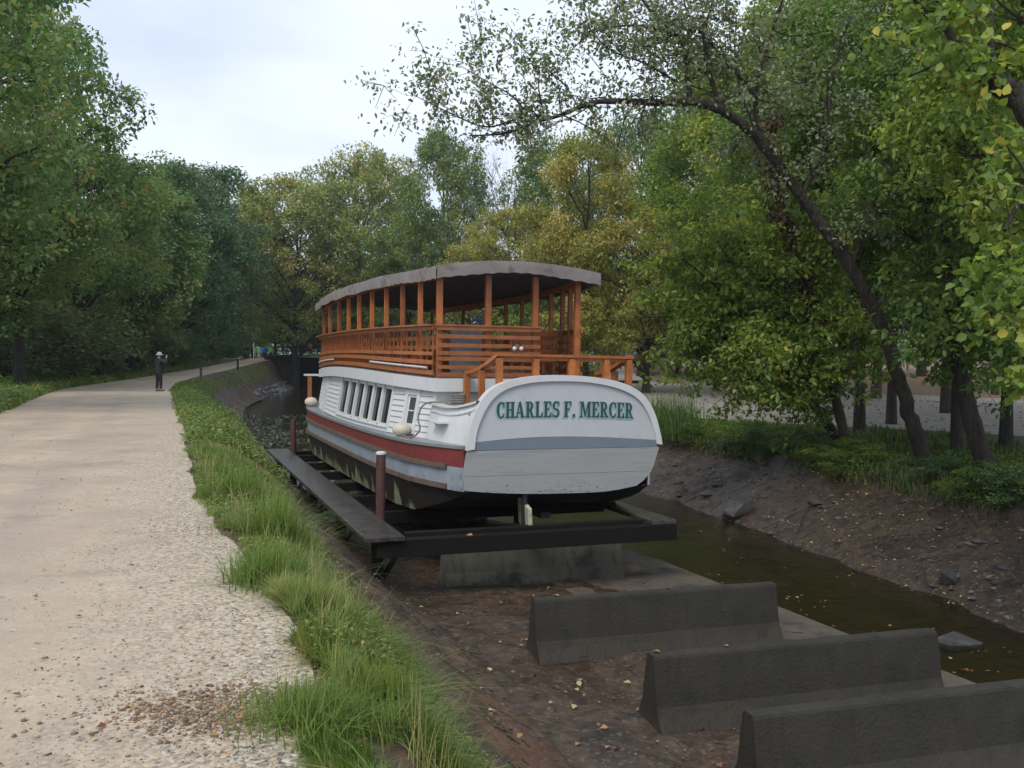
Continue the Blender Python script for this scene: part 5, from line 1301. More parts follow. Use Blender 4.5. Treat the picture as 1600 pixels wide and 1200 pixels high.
# right side, second rows
rr = [('right', 0, 1345, 27, -60, 3.8, 'deep', 'dark trunked tree standing near the middle of the right bank'),
      ('right', 1, 1395, 30.5, -20, 3.8, 'deep', 'tree on the right bank just behind the dark trunked one'),
      ('right', 2, 1500, 21.5, -120, 3.4, 'deep', 'twin stem tree on the right bank, left one of the pair'),
      ('right', 0, 1575, 22.5, -160, 3.6, 'deep', 'tree with a curved trunk near the right edge of the photo'),
      ('right', 1, 1255, 40, -40, 5.0, 'maple', 'bright green tree beyond the gravel road above the leaning trunk'),
      ('right', 2, 1160, 48, 60, 4.6, 'maple', 'green tree beyond the gravel road left of the leaning trunk'),
      ('right', 0, 1480, 38, -80, 5.2, 'maple', 'tall green tree beyond the gravel road behind the twin stems'),
      ('right', 1, 1640, 33, -150, 5.5, 'deep', 'tall green tree at the right edge beyond the gravel road'),
      ('right', 2, 1370, 52, -10, 6.0, 'deep', 'far tree beyond the gravel road in the gap of the right trunks'),
      ('oak', 1, 1560, 58, -40, 7.0, 'oak', 'far dark tree beyond the gravel road at the right'),
      ('oak', 0, 1250, 66, 40, 6.5, 'oak', 'far dark tree beyond the gravel road at the centre right'),
      ('right', 0, 1760, 22, -300, 4.6, 'deep', 'tree outside the right edge whose leaves hang into the photo'),
      ('right', 1, 1700, 14.5, -520, 3.0, 'maple', 'near tree at the right edge with large pale green leaves')]
for k_, v_, px, y, top, R_, gm, lab in rr: tpx(k_, v_, px, y, top, R_, G[gm], lab, gr_)
# wood behind the road, low dark fill
for i, (px, y, top) in enumerate(((1130, 100, 330), (1220, 95, 300), (1330, 90, 280), (1440, 88, 260), (1560, 85, 240), (1680, 80, 200))):
    tpx('mid', i % 3, px, y, top, 8.0, G['dark'], ['first', 'second', 'third', 'fourth', 'fifth', 'sixth'][i] + ' dark tree from the left in the back row beyond the leaf litter', gr_)
# small maple hanging over the bank
def custom_tree(label, name, trunk, limbs, twn, leafm, size, nl, seed, bark, r0, tl=(.5, 1.4), upb=.35, crad=.3, dens=3.0, flat=.55, droop=.3, group=None, wr=.55, side=0):
    """trunk / limbs: lists of world points with radii; twigs and leaves grow along the limbs"""
    rng = np.random.default_rng(seed); base = np.array(trunk[0][:3]); ch = []; C = []; tws = []
    def smooth(P):
        P = np.array(P, float); k = 9; out = []
        for i in range(len(P)-1):
            p0, p1, p2, p3 = P[max(i-1, 0)], P[i], P[i+1], P[min(i+2, len(P)-1)]
            for j in range(k):
                t = j/k; out.append(.5*((2*p1)+(p2-p0)*t+(2*p0-5*p1+4*p2-p3)*t*t+(3*p1-p0-3*p2+p3)*t**3))
        out.append(P[-1]); out = np.array(out); out[1:-1, :3] += rng.normal(size=(len(out)-2, 3))*out[1:-1, 3:4]*.09; return out
    tp = smooth(trunk); ch.append((tp[:, :3]-base, tp[:, 3]))
    for lb_ in limbs:
        q = smooth(lb_); ch.append((q[:, :3]-base, q[:, 3]))
        seg = np.linalg.norm(np.diff(q[:, :3], axis=0), axis=1); tot = seg.sum(); cum = np.concatenate([[0], np.cumsum(seg)])
        for s in np.arange(.12*tot, tot, 1/dens):
            s = min(tot, s + rng.normal()*.1); p = np.array([np.interp(s, cum, q[:, i]) for i in range(3)]); rr0 = np.interp(s, cum, q[:, 3])
            for _ in range(twn):
                d = unit(rng.normal(size=3) + np.array([side, 0, upb])); l = rng.uniform(*tl)
                e = p + d*l; B = bezier(p, e, .05, rng, 5, .1); tws.append((B-base, np.linspace(min(.022, rr0*.5), .005, 5)))
                C += [e, B[3], B[2]+rng.normal(size=3)*.1]
                for _k in range(3):
                    e2 = B[rng.integers(2, 5)] + unit(d + rng.normal(size=3)*.9)*l*.45; tws.append((np.linspace(B[3], e2, 3)-base, np.array([.008, .006, .004]))); C.append(e2)
    C = np.array(C); Rc = crad*(.6+.8*rng.random(len(C)))
    V1, F1 = tubes(ch, 9); V2, F2 = tubes(tws, 3)
    o = empty(name, tuple(base)); tag(o, label, 'tree', group)
    link('trunk', mesh_np('trunk', np.concatenate([V1, V2]), np.concatenate([F1, F2+len(V1)]), bark, smooth=True), None, o)
    V, F, idx = spray(C-base, Rc, nl, size, rng, flat, .5, droop, wr=wr, six=True)
    ti = np.clip(rng.random(len(C))[idx]*.7 + rng.normal(size=len(idx))*.18 + .1, 0, 1)
    link('crown', mesh_np('crown', V, F, leafm, {'tint': np.repeat(ti, 6)}), None, o)
    return o
def pp(*a):                       # (px, py, y, radius) -> world point + radius
    return [tuple(W(px, py, y)) + (r,) for px, py, y, r in a]
bz = lambda px, py, y: py
lt_ = [(1450, 735, 20.6, 0.202), (1432, 680, 20.5, 0.168), (1408, 600, 20.4, 0.151), (1376, 505, 20.2, 0.139), (1322, 405, 20, 0.130), (1252, 308, 19.8, 0.122), (1192, 226, 19.5, 0.109), (1133, 176, 19.2, 0.097), (1078, 158, 19, 0.084)]
limbs = [pp((1060, 60, 19.2, .03), (1000, 40, 19, .02), (930, 50, 18.8, .014), (880, 90, 18.7, .006)), pp((1110, 120, 19.3, .04), (1050, 70, 19.5, .03), (1000, -10, 19.7, .02)), pp((1180, 150, 19.6, .04), (1130, 90, 19.5, .03), (1080, 30, 19.4, .02), (1060, -30, 19.4, .01)), pp((1240, 290, 19.8, .04), (1180, 200, 19.4, .03), (1150, 110, 19.3, .02), (1150, 30, 19.3, .01)), pp((1330, 420, 20, .05), (1370, 300, 19.8, .04), (1390, 200, 19.6, .03), (1400, 90, 19.5, .02)),
         pp((1078, 158, 19, .09), (1030, 160, 18.8, .075), (975, 158, 18.6, .06), (930, 160, 18.4, .05), (880, 178, 18.2, .04), (842, 190, 18, .03), (790, 208, 17.8, .022), (735, 212, 17.6, .012)),
         pp((858, 182, 18.1, .03), (820, 182, 18, .022), (760, 198, 17.8, .015), (700, 175, 17.6, .012), (640, 145, 17.4, .006)),
         pp((825, 180, 18, .022), (800, 150, 18, .016), (765, 130, 17.9, .012), (715, 100, 17.8, .006)),
         pp((850, 178, 18.1, .02), (842, 140, 18.1, .014), (838, 100, 18.2, .010), (790, 50, 18.2, .006)),
         pp((1078, 158, 19, .06), (1072, 110, 19.1, .045), (1060, 60, 19.2, .03), (1010, 10, 19.3, .02), (970, -60, 19.4, .012)),
         pp((1133, 176, 19.2, .06), (1110, 120, 19.3, .045), (1100, 60, 19.4, .03), (1120, -20, 19.5, .02)),
         pp((1060, 130, 19.1, .03), (1010, 100, 19, .022), (950, 75, 18.8, .015), (900, 20, 18.7, .008)),
         pp((1192, 226, 19.5, .07), (1180, 150, 19.6, .05), (1200, 70, 19.7, .035), (1230, -20, 19.8, .02)),
         pp((1252, 308, 19.8, .05), (1290, 220, 19.9, .04), (1300, 120, 20, .03), (1330, 20, 20, .02)),
         pp((1010, 158, 18.7, .03), (1000, 190, 18.5, .02), (998, 215, 18.4, .012))]
custom_tree('leaning tree whose trunk arches left high over the canal and the boat', 'leaning_tree', pp(*lt_), limbs, 2, G['grey'], .098, 12, 3, M['bark'], .2, (.35, 1.25), .3, .32, 3.0, .8, .5, gr_)
mp_ = [(1312, 690, 24.5, .14), (1285, 650, 24.3, .12), (1262, 618, 24.1, .11), (1238, 560, 23.8, .09), (1200, 480, 23.5, .07), (1170, 400, 23.3, .05), (1150, 330, 23.2, .03)]
ml_ = [pp((1262, 618, 24.1, .06), (1210, 560, 23.4, .05), (1140, 530, 22.8, .035), (1070, 500, 22.2, .02), (1010, 495, 21.8, .01)),
       pp((1238, 560, 23.8, .06), (1170, 500, 23.2, .045), (1110, 440, 22.8, .03), (1060, 400, 22.5, .012)),
       pp((1200, 480, 23.5, .05), (1150, 420, 23.2, .03), (1110, 360, 23, .015)),
       pp((1238, 560, 23.8, .06), (1260, 480, 23.4, .045), (1290, 400, 23.2, .03), (1270, 330, 23, .012)),
       pp((1262, 618, 24.1, .05), (1220, 600, 23.2, .04), (1180, 575, 22.4, .025), (1130, 548, 21.8, .012)),
       pp((1250, 600, 24, .05), (1300, 560, 23, .04), (1340, 530, 22, .02), (1380, 545, 21.4, .012)),
       pp((1250, 600, 24, .05), (1240, 570, 22.8, .04), (1200, 545, 21.8, .02), (1185, 560, 21, .012)),
       pp((1200, 480, 23.5, .05), (1210, 400, 23.8, .03), (1200, 310, 24, .02))]
custom_tree('small bright green tree leaning left over the right bank with drooping yellow tipped leaves', 'maple_tree', pp(*mp_), ml_, 3, G['maple'], .135, 22, 11, M['bark'], .1, (.5, 1.5), .1, .34, 3.2, .5, .75, gr_)
# two leaning stems nearer the right edge
custom_tree('right one of the twin stems leaning left on the right bank', 'tree', pp((1548, 745, 18.6, .20), (1520, 660, 18.6, .17), (1496, 560, 18.7, .15), (1482, 460, 18.8, .13), (1478, 330, 19, .11), (1470, 180, 19.2, .09), (1480, 0, 19.4, .06)),
    [pp((1496, 560, 18.7, .06), (1475, 520, 18.3, .04), (1452, 500, 18, .02)), pp((1480, 440, 18.8, .06), (1540, 400, 18.2, .04), (1590, 390, 17.8, .02)), pp((1478, 330, 19, .05), (1430, 270, 18.6, .03), (1400, 230, 18.4, .02)), pp((1470, 180, 19.2, .05), (1530, 100, 18.8, .03), (1580, 40, 18.6, .02)), pp((1490, 520, 18.7, .05), (1530, 500, 17.8, .03), (1560, 520, 17, .02))],
    4, G['deep'], .14, 20, 31, M['bark'], .1, (.5, 1.5), .1, .34, 3.0, .5, .6, gr_)
custom_tree('tree off the right edge with a thick dark limb slanting into the upper right corner', 'tree', pp((1790, 900, 12, .30), (1760, 600, 12, .27), (1700, 330, 12, .22), (1610, 175, 12, .17), (1560, 130, 12.1, .13), (1520, 98, 12.2, .09), (1480, 45, 12.3, .05), (1460, -20, 12.4, .03)),
    [pp((1560, 130, 12.1, .05), (1548, 60, 12.1, .035), (1555, -20, 12.2, .02)), pp((1520, 98, 12.2, .04), (1470, 100, 12.2, .025), (1420, 120, 12.2, .012)), pp((1640, 230, 12, .06), (1600, 300, 11.4, .04), (1570, 360, 11, .02)), pp((1700, 330, 12, .06), (1640, 420, 11, .04), (1590, 480, 10.4, .02)), pp((1735, 470, 12, .05), (1660, 520, 10.8, .03), (1600, 560, 10, .02)), pp((1480, 45, 12.3, .04), (1440, 10, 12.3, .02), (1400, -30, 12.3, .012))],
    2, G['maple'], .125, 10, 41, M['bark'], .1, (.35, .9), .1, .26, 2.6, .5, .5, gr_, wr=.8)
# the red creeper up one stem
rng = np.random.default_rng(77)
cp = np.array([tuple(W(px, py, 23.0)) for px, py in ((1320, 680), (1300, 600), (1275, 520), (1255, 440), (1235, 360), (1210, 280), (1195, 230), (1215, 170))])
tt_ = np.linspace(0, len(cp)-1, 60); CC = np.stack([np.interp(tt_, np.arange(len(cp)), cp[:, i]) for i in range(3)], 1)
ro = empty('creeper_stem', tuple(cp[0])); tag(ro, 'slim leaning tree stem wrapped in dark red creeper above the gravel road', 'tree', gr_)
V, F = tubes([(CC-cp[0], np.linspace(.13, .04, 60))], 8); link('trunk', mesh_np('trunk', V, F, M['bark'], smooth=True), None, ro)
Cc = CC[8:] + rng.normal(size=(52, 3))*.12; V, F, idx = spray(Cc-cp[0], np.full(52, .26), 42, .12, rng, 1.2, .3, .8)
link('creeper', mesh_np('creeper', V, F, G['red'], {'tint': np.repeat(rng.random(len(idx)), 4)}), None, ro)

# bushes on the right bank
gb = 'bushes along the top of the right mud bank'
bl_ = [(1062, 31, 1.0, 'grassd', 'first bush from the boat, beside the reeds'), (1110, 29, 1.2, 'deep', 'second bush along the bank right of the reeds'), (1165, 27, 1.35, 'deep', 'third bush along the bank, under the hanging maple branches'), (1215, 25.5, 1.3, 'dark', 'dark bush in front of the leaning maple stem'), (1265, 24, 1.35, 'dark', 'dark bush at the foot of the leaning maple'), (1315, 22.8, 1.1, 'deep', 'low bush in front of the thick dark trunk'), (1370, 21.6, 1.0, 'deep', 'low bush left of the arching trunk base'),
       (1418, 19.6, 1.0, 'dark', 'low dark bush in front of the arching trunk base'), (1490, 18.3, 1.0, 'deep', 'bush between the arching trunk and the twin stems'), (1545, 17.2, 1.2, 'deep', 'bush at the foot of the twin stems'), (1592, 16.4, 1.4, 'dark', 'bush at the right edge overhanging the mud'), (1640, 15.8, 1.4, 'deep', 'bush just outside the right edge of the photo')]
for i, (px, y, h_, gm, lab) in enumerate(bl_):
    x = float(rt(y))+.75 + .3*((i*7) % 3-1); tree('bush', i % 3, x, y, h_*.62, .85+.1*(i % 3), G[gm], lab, gb, name='bush', cat='bush', sink=.15)

# ---- grass
def blades(name, P, h, w, gm, rng, lean=.35, kind='stuff', tint=None, parent=None, segs=3):
    n = len(P); az = rng.random(n)*2*np.pi if segs > 3 else vnoise(P[:, 0], P[:, 1], 2.2, 55, 2)*14 + rng.normal(size=n)*.8; d = np.stack([np.cos(az), np.sin(az), 0*az], 1); s = np.stack([-np.sin(az), np.cos(az), 0*az], 1)
    ln = np.abs(rng.normal(size=n))*lean; h = h[:, None]; w = w[:, None]; ln = ln[:, None]
    pts = []
    for k in range(segs+1):
        t = k/segs; c = P + np.array([0, 0, 1])*h*(t - .35*ln*t*t) + d*h*ln*t**1.8
        ww = w*(1-t**1.5)*.5 + w*.02
        pts += [c - s*ww, c + s*ww]
    V = np.stack(pts, 1).reshape(-1, 3); m = 2*(segs+1); i = np.arange(n)*m
    F = np.concatenate([np.stack([i+2*k, i+2*k+1, i+2*k+3, i+2*k+2], 1) for k in range(segs)])
    ti = tint if tint is not None else rng.random(n)
    o = link(name, mesh_np(name, V, F, gm, {'tint': np.repeat(np.clip(ti, 0, 1), m)}), None, parent)
    if kind: tag(o, kind=kind)
    return o
def scatter(n, y0, y1, f0, f1, rng, pw=1.0):
    u = rng.random(n); y = (y0**(1-pw) + u*(y1**(1-pw)-y0**(1-pw)))**(1/(1-pw)) if pw != 1 else y0*(y1/y0)**u
    t = rng.random(n); x = f0(y) + (f1(y)-f0(y))*t
    return x, y, t
def with_z(x, y, dz=-.01): return np.stack([x, y, ground_z(x, y)+dz], 1)
rng = np.random.default_rng(21)
ge2 = lambda y: ge(y) + .12
x, y, t = scatter(165000, 3.2, 60, lambda y: pe(y)-.12, ge2, rng, 1.35)
cn = vnoise(x, y, 1.6, 3, 3); cn2 = vnoise(x, y, .55, 8, 2)
edge = np.clip(t*6, 0, 1)*np.clip((1.05-t)*7, 0, 1)
wig = vnoise(x*0, y, 1.5, 44, 3)*.42 - .08
wig = wig + np.clip((5.4-y)/1.0, 0, 1)*.25*(y > 4.0)
keep = (cn > .37+.12*(y < 5.0)) & ~((y < 4.9) & (t > .35) & (vnoise(x, y, 3.1, 9, 2) > .38)) & (t < 1.02-.55*np.clip(vnoise(x, y, 1.9, 71, 3)-.42, 0, 1)) & (t > wig*np.clip(14/y, .4, 1))
x, y, t, cn, cn2, edge = [q[keep] for q in (x, y, t, cn, cn2, edge)]
h = (.03 + .11*cn + .26*np.clip(cn2-.48, 0, 1)*2)*(.35+.65*edge)*(.55+.8*rng.random(len(x)))*np.clip(1.15-.15*(y < 6), 0, 2)
h *= np.where(rng.random(len(x)) < .02, 1.9, 1)*(.45+1.1*np.clip(vnoise(x, y, 2.8, 15, 2)-.15, 0, 1))*1.15*np.where(y < 9, .70, .85)
ti = .0 + .6*vnoise(x, y, .9, 77, 3) + .5*vnoise(x, y, 5.0, 78, 2) + rng.normal(size=len(x))*.16; ti += np.where(rng.random(len(x)) < .07, .6, 0)
h = np.where(y > 35, np.minimum(h, .12), h)
blades('grass', with_z(x, y), h, (.0045+.0024*np.clip(y/6, 0, 6))*(.5+1.1*rng.random(len(x))), G['grass'], rng, .85, tint=ti)
x, y, t = scatter(1500, 3.6, 22, lambda y: pe(y)+.1, ge2, rng, 1.3); k = vnoise(x, y, 1.4, 29, 2) > .45; x, y = x[k], y[k]
blades('dry_stalks', with_z(x, y), .18+.28*rng.random(len(x)), np.full(len(x), .0035)+.0003*y, G['grass'], rng, .5, tint=.85+.15*rng.random(len(x)))
# arching tufts of broader grass
for (px, y0, n_, hh, lab) in ((440, 9.0, 330, .55, 'tall arching grass tuft leaning over the left bank beside the plank'), (425, 6.9, 420, .34, 'dense grass tuft at the towpath edge in the foreground'), (620, 6.2, 420, .42, 'drooping grass tuft hanging over the mud below the berm'), (500, 4.25, 420, .20, 'low grass tuft at the bottom edge growing on the gravel'), (380, 11.5, 260, .45, 'arching grass tuft at the middle of the berm'), (640, 4.6, 260, .28, 'pale broad bladed grass tuft low on the bank in the foreground')):
    x0 = W(px, 800, y0).x; n_ *= 3; g = rng.normal(size=(n_, 2))*(.12 if y0 < 8 else .16); P = with_z(x0+g[:, 0], y0+g[:, 1]*1.2)
    c = np.array([x0, y0, gz(x0, y0)]); o = blades('grass_tuft', P-c, hh*(.5+.7*rng.random(n_)), (.0035+.003*rng.random(n_))*(1+y0/12), G['grass'], rng, .95, None, .35+.3*rng.random(n_), segs=5)
    o.location = c; tag(o, lab, 'grass tuft', 'grass tufts on the berm')
# broad leaved weeds along the berm
def weeds(name, n, y0, y1, f0, f1, size, gm, hmax, rng, thr=.5, nsc=.5, sd=91, pw=1.3, per=9):
    x, y, t = scatter(n, y0, y1, f0, f1, rng, pw); k = vnoise(x, y, nsc, sd, 2) > thr; x, y = x[k], y[k]
    C = with_z(x, y, 0); C[:, 2] += rng.random(len(x))*hmax
    V, F, idx = spray(C, np.full(len(C), .09+size*.5)*(1+y/40), per, size, rng, .7, .9, .2)
    # far leaves drawn larger is not needed: plants there are simply bigger
    o = link(name, mesh_np(name, V, F, gm, {'tint': np.repeat(rng.random(len(idx)), 4)})); tag(o, kind='stuff'); return o
weeds('weeds', 9000, 3.6, 26, lambda y: pe(y)+.05, lambda y: ge(y)+.2, .032, G['grass'], .16, rng, .50, 1.3)
weeds('weeds', 2500, 3.4, 12, ge, lambda y: ge(y)+.5, .028, G['grass'], .03, rng, .42, 1.7, 17)
weeds('weeds', 3600, 18, 42, lambda y: pe(y)+.1, lambda y: ge(y)+.3, .085, G['mid'], .22, rng, .40, .35, 31)
weeds('weeds', 3000, 38, 112, lambda y: pe(y)+.5, lambda y: ge(y)+.3, .10, G['mid'], .05, rng, .30, .35, 31)
weeds('undergrowth', 8000, 16, 100, lambda y: pl(y)-2.6-y*.02, lambda y: pl(y)-.05, .13, G['mid'], .28, rng, .30, .5, 61)
weeds('undergrowth', 6000, 18, 100, lambda y: pl(y)-4.5, lambda y: pl(y)-1.8, .15, G['deep'], .6, rng, .30, .5, 67)
x, y, t = scatter(16000, 12, 70, lambda y: pl(y)-1.8, lambda y: pl(y)+.12, rng, 1.1); k = vnoise(x, y, 1.2, 12, 2) > .35; x, y = x[k], y[k]
blades('grass', with_z(x, y), .08+.22*rng.random(len(x)), .012+.0012*y, G['grass'], rng, .5)
# right bank grass
x, y, t = scatter(90000, 11, 70, lambda y: rt(y)+.0, rn, rng, 1.4); k = vnoise(x, y, .7, 5, 3) > np.where(t > .8, .55, .36); x, y, t = x[k], y[k], t[k]
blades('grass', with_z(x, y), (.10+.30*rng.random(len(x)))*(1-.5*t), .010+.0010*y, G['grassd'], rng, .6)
weeds('undergrowth', 9000, 12, 60, lambda y: rt(y)+.02, lambda y: rt(y)+2.6, .08, G['deep'], .22, rng, .48, .7, 19)
# reeds
for i, (px, y0, n_) in enumerate(((1040, 29.5, 420), (1062, 31.5, 300))):
    x0 = float(rt(y0))+.25+.3*i; g = rng.normal(size=(n_, 2))*.42; c = np.array([x0, y0, gz(x0+.3, y0)-.05])
    P = np.stack([g[:, 0], g[:, 1], np.zeros(n_)], 1)
    o = blades('reed_clump', P, .8+.9*rng.random(n_), np.full(n_, .028), G['reed'], rng, .32, None, segs=5); o.location = c; tag(o, ['tall reed clump right beside the stern of the boat on the right bank', 'sparser reed clump just behind and right of the tall one'][i], 'reeds', 'reeds on the right bank')

# ---- stones
def stones(name, P, r, m, rng, flat=.6, kind='stuff'):
    base = []; ph = [(0, 0, 1)] + [(math.cos(a)*.9, math.sin(a)*.9, .35) for a in np.arange(5)*2*math.pi/5] + [(math.cos(a+.6)*.95, math.sin(a+.6)*.95, -.35) for a in np.arange(5)*2*math.pi/5] + [(0, 0, -1)]
    B = np.array(ph); F = [(0, 1+i, 1+(i+1) % 5) for i in range(5)] + [(1+i, 6+i, 1+(i+1) % 5) for i in range(5)] + [(6+i, 6+(i+1) % 5, 1+(i+1) % 5) for i in range(5)] + [(11, 6+(i+1) % 5, 6+i) for i in range(5)]
    F = np.array(F); n = len(P); az = rng.random(n)*6.28; c, s = np.cos(az), np.sin(az)
    J = B[None]*(1+.35*(rng.random((n, 12, 1))-.5))*np.stack([.8+.7*rng.random(n), .7+.5*rng.random(n), flat*(.7+.6*rng.random(n))], 1)[:, None]
    X = J[..., 0]*c[:, None]-J[..., 1]*s[:, None]; Y = J[..., 0]*s[:, None]+J[..., 1]*c[:, None]
    V = np.stack([X, Y, J[..., 2]], -1)*r[:, None, None] + P[:, None]
    Fa = (np.arange(n)*12)[:, None, None] + F[None]
    o = link(name, mesh_np(name, V.reshape(-1, 3), Fa.reshape(-1, 3), m, {'tint': np.repeat(rng.random(n), 12)})); tag(o, kind=kind); return o
def stone_mat(name, stops):
    m, N, K, b = attr_mat(name); a = N.new('ShaderNodeAttribute'); a.attribute_name = 'tint'; K.new(ramp(N, K, a.outputs['Fac'], stops), b.inputs['Base Color']); b.inputs['Roughness'].default_value = .75; return m
M['gravel'] = stone_mat('gravel_stones', [(0, (.07, .07, .075)), (.2, (.21, .18, .145)), (.55, (.36, .30, .22)), (.85, (.45, .41, .34)), (1, (.36, .22, .10))])
M['ostone'] = stone_mat('orange_stones', [(0, (.08, .055, .04)), (.3, (.17, .11, .07)), (.6, (.25, .15, .075)), (.85, (.30, .25, .20)), (1, (.34, .16, .05))])
M['rubble'] = stone_mat('grey_rubble', [(0, (.045, .042, .042)), (.5, (.085, .078, .072)), (1, (.15, .14, .13))])
rng = np.random.default_rng(4)
x, y, t = scatter(42000, 2.6, 13, lambda y: pe(y)-2.4-.0*y, lambda y: pe(y)+.25, rng, 1.8)
k = (rng.random(len(x)) < np.clip(t**3+.03, 0, 1)) & (vnoise(x, y, 1.3, 2, 3) > .42-.25*t); x, y = x[k], y[k]
r_ = .0025 + .005*rng.random(len(x))**2.5; stones('gravel', with_z(x, y, .001), r_, M['gravel'], rng)
x, y, t = scatter(2600, 2.6, 16, lambda y: pl(y)+1.0, pe, rng, 1.8); stones('gravel', with_z(x, y, .001), .004+.006*rng.random(len(x))**2, M['gravel'], rng)
g = rng.normal(size=(2300, 2))*np.array([.28, .17]); x0 = W(370, 1100, 4.3).x; stones('orange_gravel', with_z(x0+g[:, 0]+g[:, 1]*.5, 4.35+g[:, 1], .003), .004+.011*rng.random(2300)**3, M['ostone'], rng)
x, y, t = scatter(900, 9, 40, lambda y: rb(y)-.1, lambda y: rt(y)-.1, rng, 1.3); k = vnoise(x, y, .6, 6, 2) > .42; x, y = x[k], y[k]
stones('rubble', with_z(x, y, 0), .02+.09*rng.random(len(x))**3, M['rubble'], rng, .45)
x, y, t = scatter(900, 4, 16, lambda y: lb(y)-.9, lambda y: lb(y)+2.5, rng, 1.1); stones('rubble', with_z(x, y, 0), .008+.022*rng.random(len(x))**3, M['rubble'], rng, .5)
x, y, t = scatter(1500, 20, 60, lambda y: ge(y)+.35, lambda y: lb(y)+.2, rng, 1.1); stones('rubble', with_z(x, y, 0), .03+.09*rng.random(len(x))**2, M['rubble'], rng, .5)
x, y, t = scatter(600, 80, 117, lambda y: ge(y)*.45+lb(y)*.55, lambda y: lb(y)+.6, rng, 1.1); stones('riprap', with_z(x, y, .05), .10+.18*rng.random(len(x)), M['ostone'] if False else stone_mat('riprap_stone', [(0, (.05, .05, .055)), (.6, (.12, .12, .125)), (1, (.22, .21, .20))]), rng, .6)
gk = 'large rocks on the right side of the canal'
for (px, py, zz, s, lab) in ((1152, 768, -1.45, (.42, .34, .26), 'large grey slab rock lying on the right mud bank'), (1110, 745, -1.35, (.28, .2, .09), 'flat grey rock just up left of the large slab rock'), (1462, 795, -1.35, (.26, .18, .14), 'mossy rounded rock under the undercut edge of the right bank'), (1503, 1003, -2.12, (.34, .22, .17), 'dark wet rock standing in the stream near the last barrier'), (1275, 805, -1.75, (.25, .13, .08), 'small flat dark rock in the middle of the mud bank'), (1480, 905, -1.9, (.22, .16, .13), 'dark half buried rock low on the mud bank')):
    p = WZ(px, py, zz); rb2 = random.Random(px); mb = MB(); rn_ = np.random.default_rng(px); vs = unit(rn_.normal(size=(26, 3)))*(.8+.35*rn_.random((26, 1)))*np.array(s)*1.1; bm_ = bmesh.new(); [bm_.verts.new(v_) for v_ in vs]; bmesh.ops.convex_hull(bm_, input=bm_.verts)
    me_ = bpy.data.meshes.new('rock'); bm_.to_mesh(me_); bm_.free(); o = link('rock', me_, M['rock'], None, (p.x, p.y, gz(p.x, p.y)+s[2]*.45), px % 6); o.rotation_euler = (.15, -.2, px % 6); tag(o, lab, 'rock', gk)
# fallen leaves
def litter(name, x, y, size, rng, dz=.006, tint=None):
    n = len(x); P = with_z(x, y, dz); Nn = unit(rng.normal(size=(n, 3))*.22+np.array([0, 0, 1])); Dd = rng.normal(size=(n, 3)); Dd = unit(Dd-Nn*np.sum(Dd*Nn, 1, keepdims=True))
    sz = size*(.6+.8*rng.random(n)); V, F = leaf_geo(P, Nn, Dd, sz, sz*.75, rng, .2)
    o = link(name, mesh_np(name, V, F, G['fallen'], {'tint': np.repeat(rng.random(n) if tint is None else tint, 4)})); tag(o, kind='stuff')
x, y, t = scatter(1300, 9, 45, lambda y: rb(y)+.1, lambda y: rt(y), rng, 1.2); litter('fallen_leaves', x, y, .055, rng, .05, .4+.5*rng.random(len(x)))
x, y, t = scatter(320, 4.5, 15, lambda y: lb(y)-.8, lambda y: xs_(y)-.3, rng, 1.1); litter('fallen_leaves', x, y, .07, rng, .03)
x, y, t = scatter(2500, 28, 70, rn, rfw, rng, 1.2); litter('fallen_leaves', x, y, .12, rng, .02)
x, y, t = scatter(260, 3, 30, lambda y: pl(y)+.5, pe, rng, 1.4); litter('fallen_leaves', x, y, .035, rng, .01)
# silt, weed and leaves floating on the far water
x, y, t = scatter(14000, 27, 62, lambda y: lb(y)+.1, lambda y: lb(y)+8, rng, 1.6); k = vnoise(x*1.0, y*.45, .9, 66, 3) > .47; x, y = x[k], y[k]
n = len(x); P = np.stack([x, y, np.full(n, WATER+.004)+.012*rng.random(n)], 1); Nn = unit(rng.normal(size=(n, 3))*.10+np.array([0, 0, 1])); Dd = rng.normal(size=(n, 3)); Dd = unit(Dd-Nn*np.sum(Dd*Nn, 1, keepdims=True)); sz = .05+.16*rng.random(n)**2
V, F = leaf_geo(P, Nn, Dd, sz, sz*.7, rng, .05)
M['weed'] = stone_mat('water_weed', [(0, (.05, .06, .035)), (.5, (.11, .125, .085)), (1, (.22, .22, .17))])
tag(link('water_weed', mesh_np('water_weed', V, F, M['weed'], {'tint': np.repeat(rng.random(n), 4)})), kind='stuff')
x, y, t = scatter(300, 8, 30, lambda y: xs_(y)+.4, lambda y: rb(y)-.05, rng, 1.2); k = (vnoise(x, y*.5, 1.1, 36, 3) > .52) | (rng.random(len(x)) < .08); x, y = x[k], y[k]
n = len(x); P = np.stack([x, y, np.full(n, WATER+.006)], 1); Nn = unit(rng.normal(size=(n, 3))*.05+np.array([0, 0, 1])); Dd = rng.normal(size=(n, 3)); Dd = unit(Dd-Nn*np.sum(Dd*Nn, 1, keepdims=True)); sz = .03+.05*rng.random(n)
V, F = leaf_geo(P, Nn, Dd, sz, sz*.7, rng, .05); tag(link('fallen_leaves', mesh_np('fallen_leaves', V, F, G['fallen'], {'tint': np.repeat(.2+.6*rng.random(n), 4)})), kind='stuff')
# sticks on the mud bank
for (pts, lab) in ((((1395, 817), (1440, 815), (1480, 822), (1495, 836), (1525, 856)), 'long thin crooked stick on the right mud bank'), (((1235, 815), (1260, 796), (1268, 792)), 'short dark stick in the middle of the right mud bank')):
    ws = [WZ(px, py, -1.6) for px, py in pts]; ws = [Vector((w.x, w.y, gz(w.x, w.y)+.05)) for w in ws]
    o = MB(ws[0]).tube(ws, np.linspace(.018, .008, len(ws)), 5).build('stick', M['bark'], None, ws[0]); tag(o, lab, 'stick')
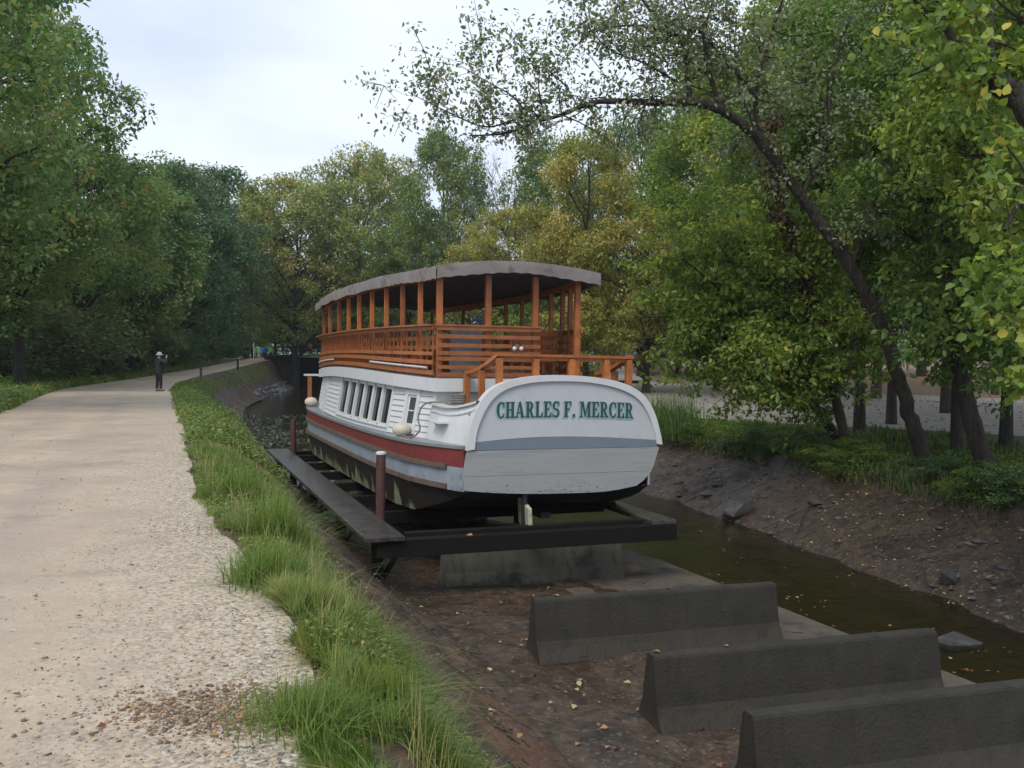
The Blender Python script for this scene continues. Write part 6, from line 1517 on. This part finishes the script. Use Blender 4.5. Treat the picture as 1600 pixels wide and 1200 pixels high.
# leaves stuck to barriers and deck of the boat
def leaf_obj(p, n_, size, tint, lab, rz):
    rng2 = np.random.default_rng(int(abs(p[0]*100))); Nn = unit(np.array([n_], float)); Dd = np.cross(Nn, [[.3, .5, .81]]); Dd = unit(Dd)
    V, F = leaf_geo(np.array([[0, 0, 0.]]), Nn, Dd, np.array([size]), np.array([size*.8]), rng2, .15)
    o = link('fallen_leaf', mesh_np('fallen_leaf', V, F, G['fallen'], {'tint': np.full(4, tint)}), None, None, p); tag(o, lab, 'leaf')

b1 = WZ(833, 935, -1.31); 
for (fx, nx, nm, tint, sz, lab) in ((.35, 0, 0, .75, .09, 'yellow leaf lying on top of the farthest dark barrier near its left end'), (1.9, 0, 0, .3, .08, 'brown leaf lying on top of the farthest dark barrier near its middle')):
    leaf_obj((b1.x+fx*math.cos(BA), b1.y+fx*math.sin(BA), -1.30), (.1, .05, 1), sz, tint, lab, 0)
b2 = WZ(1016, 1022, -1.31)
for (fx, tint, sz, lab) in ((.12, 1.0, .10, 'pale green leaf on the left end of the middle dark barrier'), (.9, .8, .06, 'small yellow leaf on top of the middle dark barrier')):
    leaf_obj((b2.x+fx*math.cos(BA), b2.y+fx*math.sin(BA), -1.30), (.1, .05, 1), sz, tint, lab, 0)
q = dw(-1.05, -.02, -1.055); leaf_obj((q.x, q.y, -1.05), (-.1, -.3, 1), .12, .45, 'orange brown leaf lying on the front beam of the boat cradle', 0)

def twigs(name, x, y, l, r, rng, dz=.01):
    ch = []
    for i in range(len(x)):
        a = rng.random()*6.28; n = 4; d = np.array([math.cos(a), math.sin(a)]); q = np.array([x[i], y[i]]) + d[None]*np.linspace(0, l[i], n)[:, None] + rng.normal(size=(n, 2))*l[i]*.07
        ch.append((np.stack([q[:, 0], q[:, 1], ground_z(q[:, 0], q[:, 1])+dz+rng.random()*.02], 1), np.linspace(r[i], r[i]*.5, n)))
    V, F = tubes(ch, 4); tag(link(name, mesh_np(name, V, F, M['bark'])), kind='stuff')
x, y, t = scatter(420, 4.6, 17, lambda y: lb(y)-.8, lambda y: xs_(y)-.2, rng, 1.1); twigs('twigs_and_debris', x, y, .06+.3*rng.random(len(x))**2, .003+.006*rng.random(len(x)), rng, .03)
x, y, t = scatter(420, 9, 34, lambda y: rb(y), lambda y: rt(y), rng, 1.1); twigs('twigs_and_debris', x, y, .1+.5*rng.random(len(x))**2, .004+.008*rng.random(len(x)), rng, .05)
x, y, t = scatter(260, 6, 30, lambda y: ge(y), lambda y: lb(y), rng, 1.1); twigs('twigs_and_debris', x, y, .1+.4*rng.random(len(x))**2, .004+.006*rng.random(len(x)), rng, .04)
# ================================================================== HAZE
mh = bpy.data.materials.new('haze'); mh.use_nodes = True; N, K = ng(mh); N.clear()
pv = N.new('ShaderNodeVolumePrincipled'); pv.inputs['Color'].default_value = (.86, .91, 1, 1); pv.inputs['Density'].default_value = .0003; pv.inputs['Anisotropy'].default_value = .3
oo = N.new('ShaderNodeOutputMaterial'); K.new(pv.outputs[0], oo.inputs['Volume'])
hz_ = MB(); hz_.box((0, 395, 23.5), (990, 830, 60)); hz_ = hz_.build('haze', mh); tag(hz_, kind='stuff')
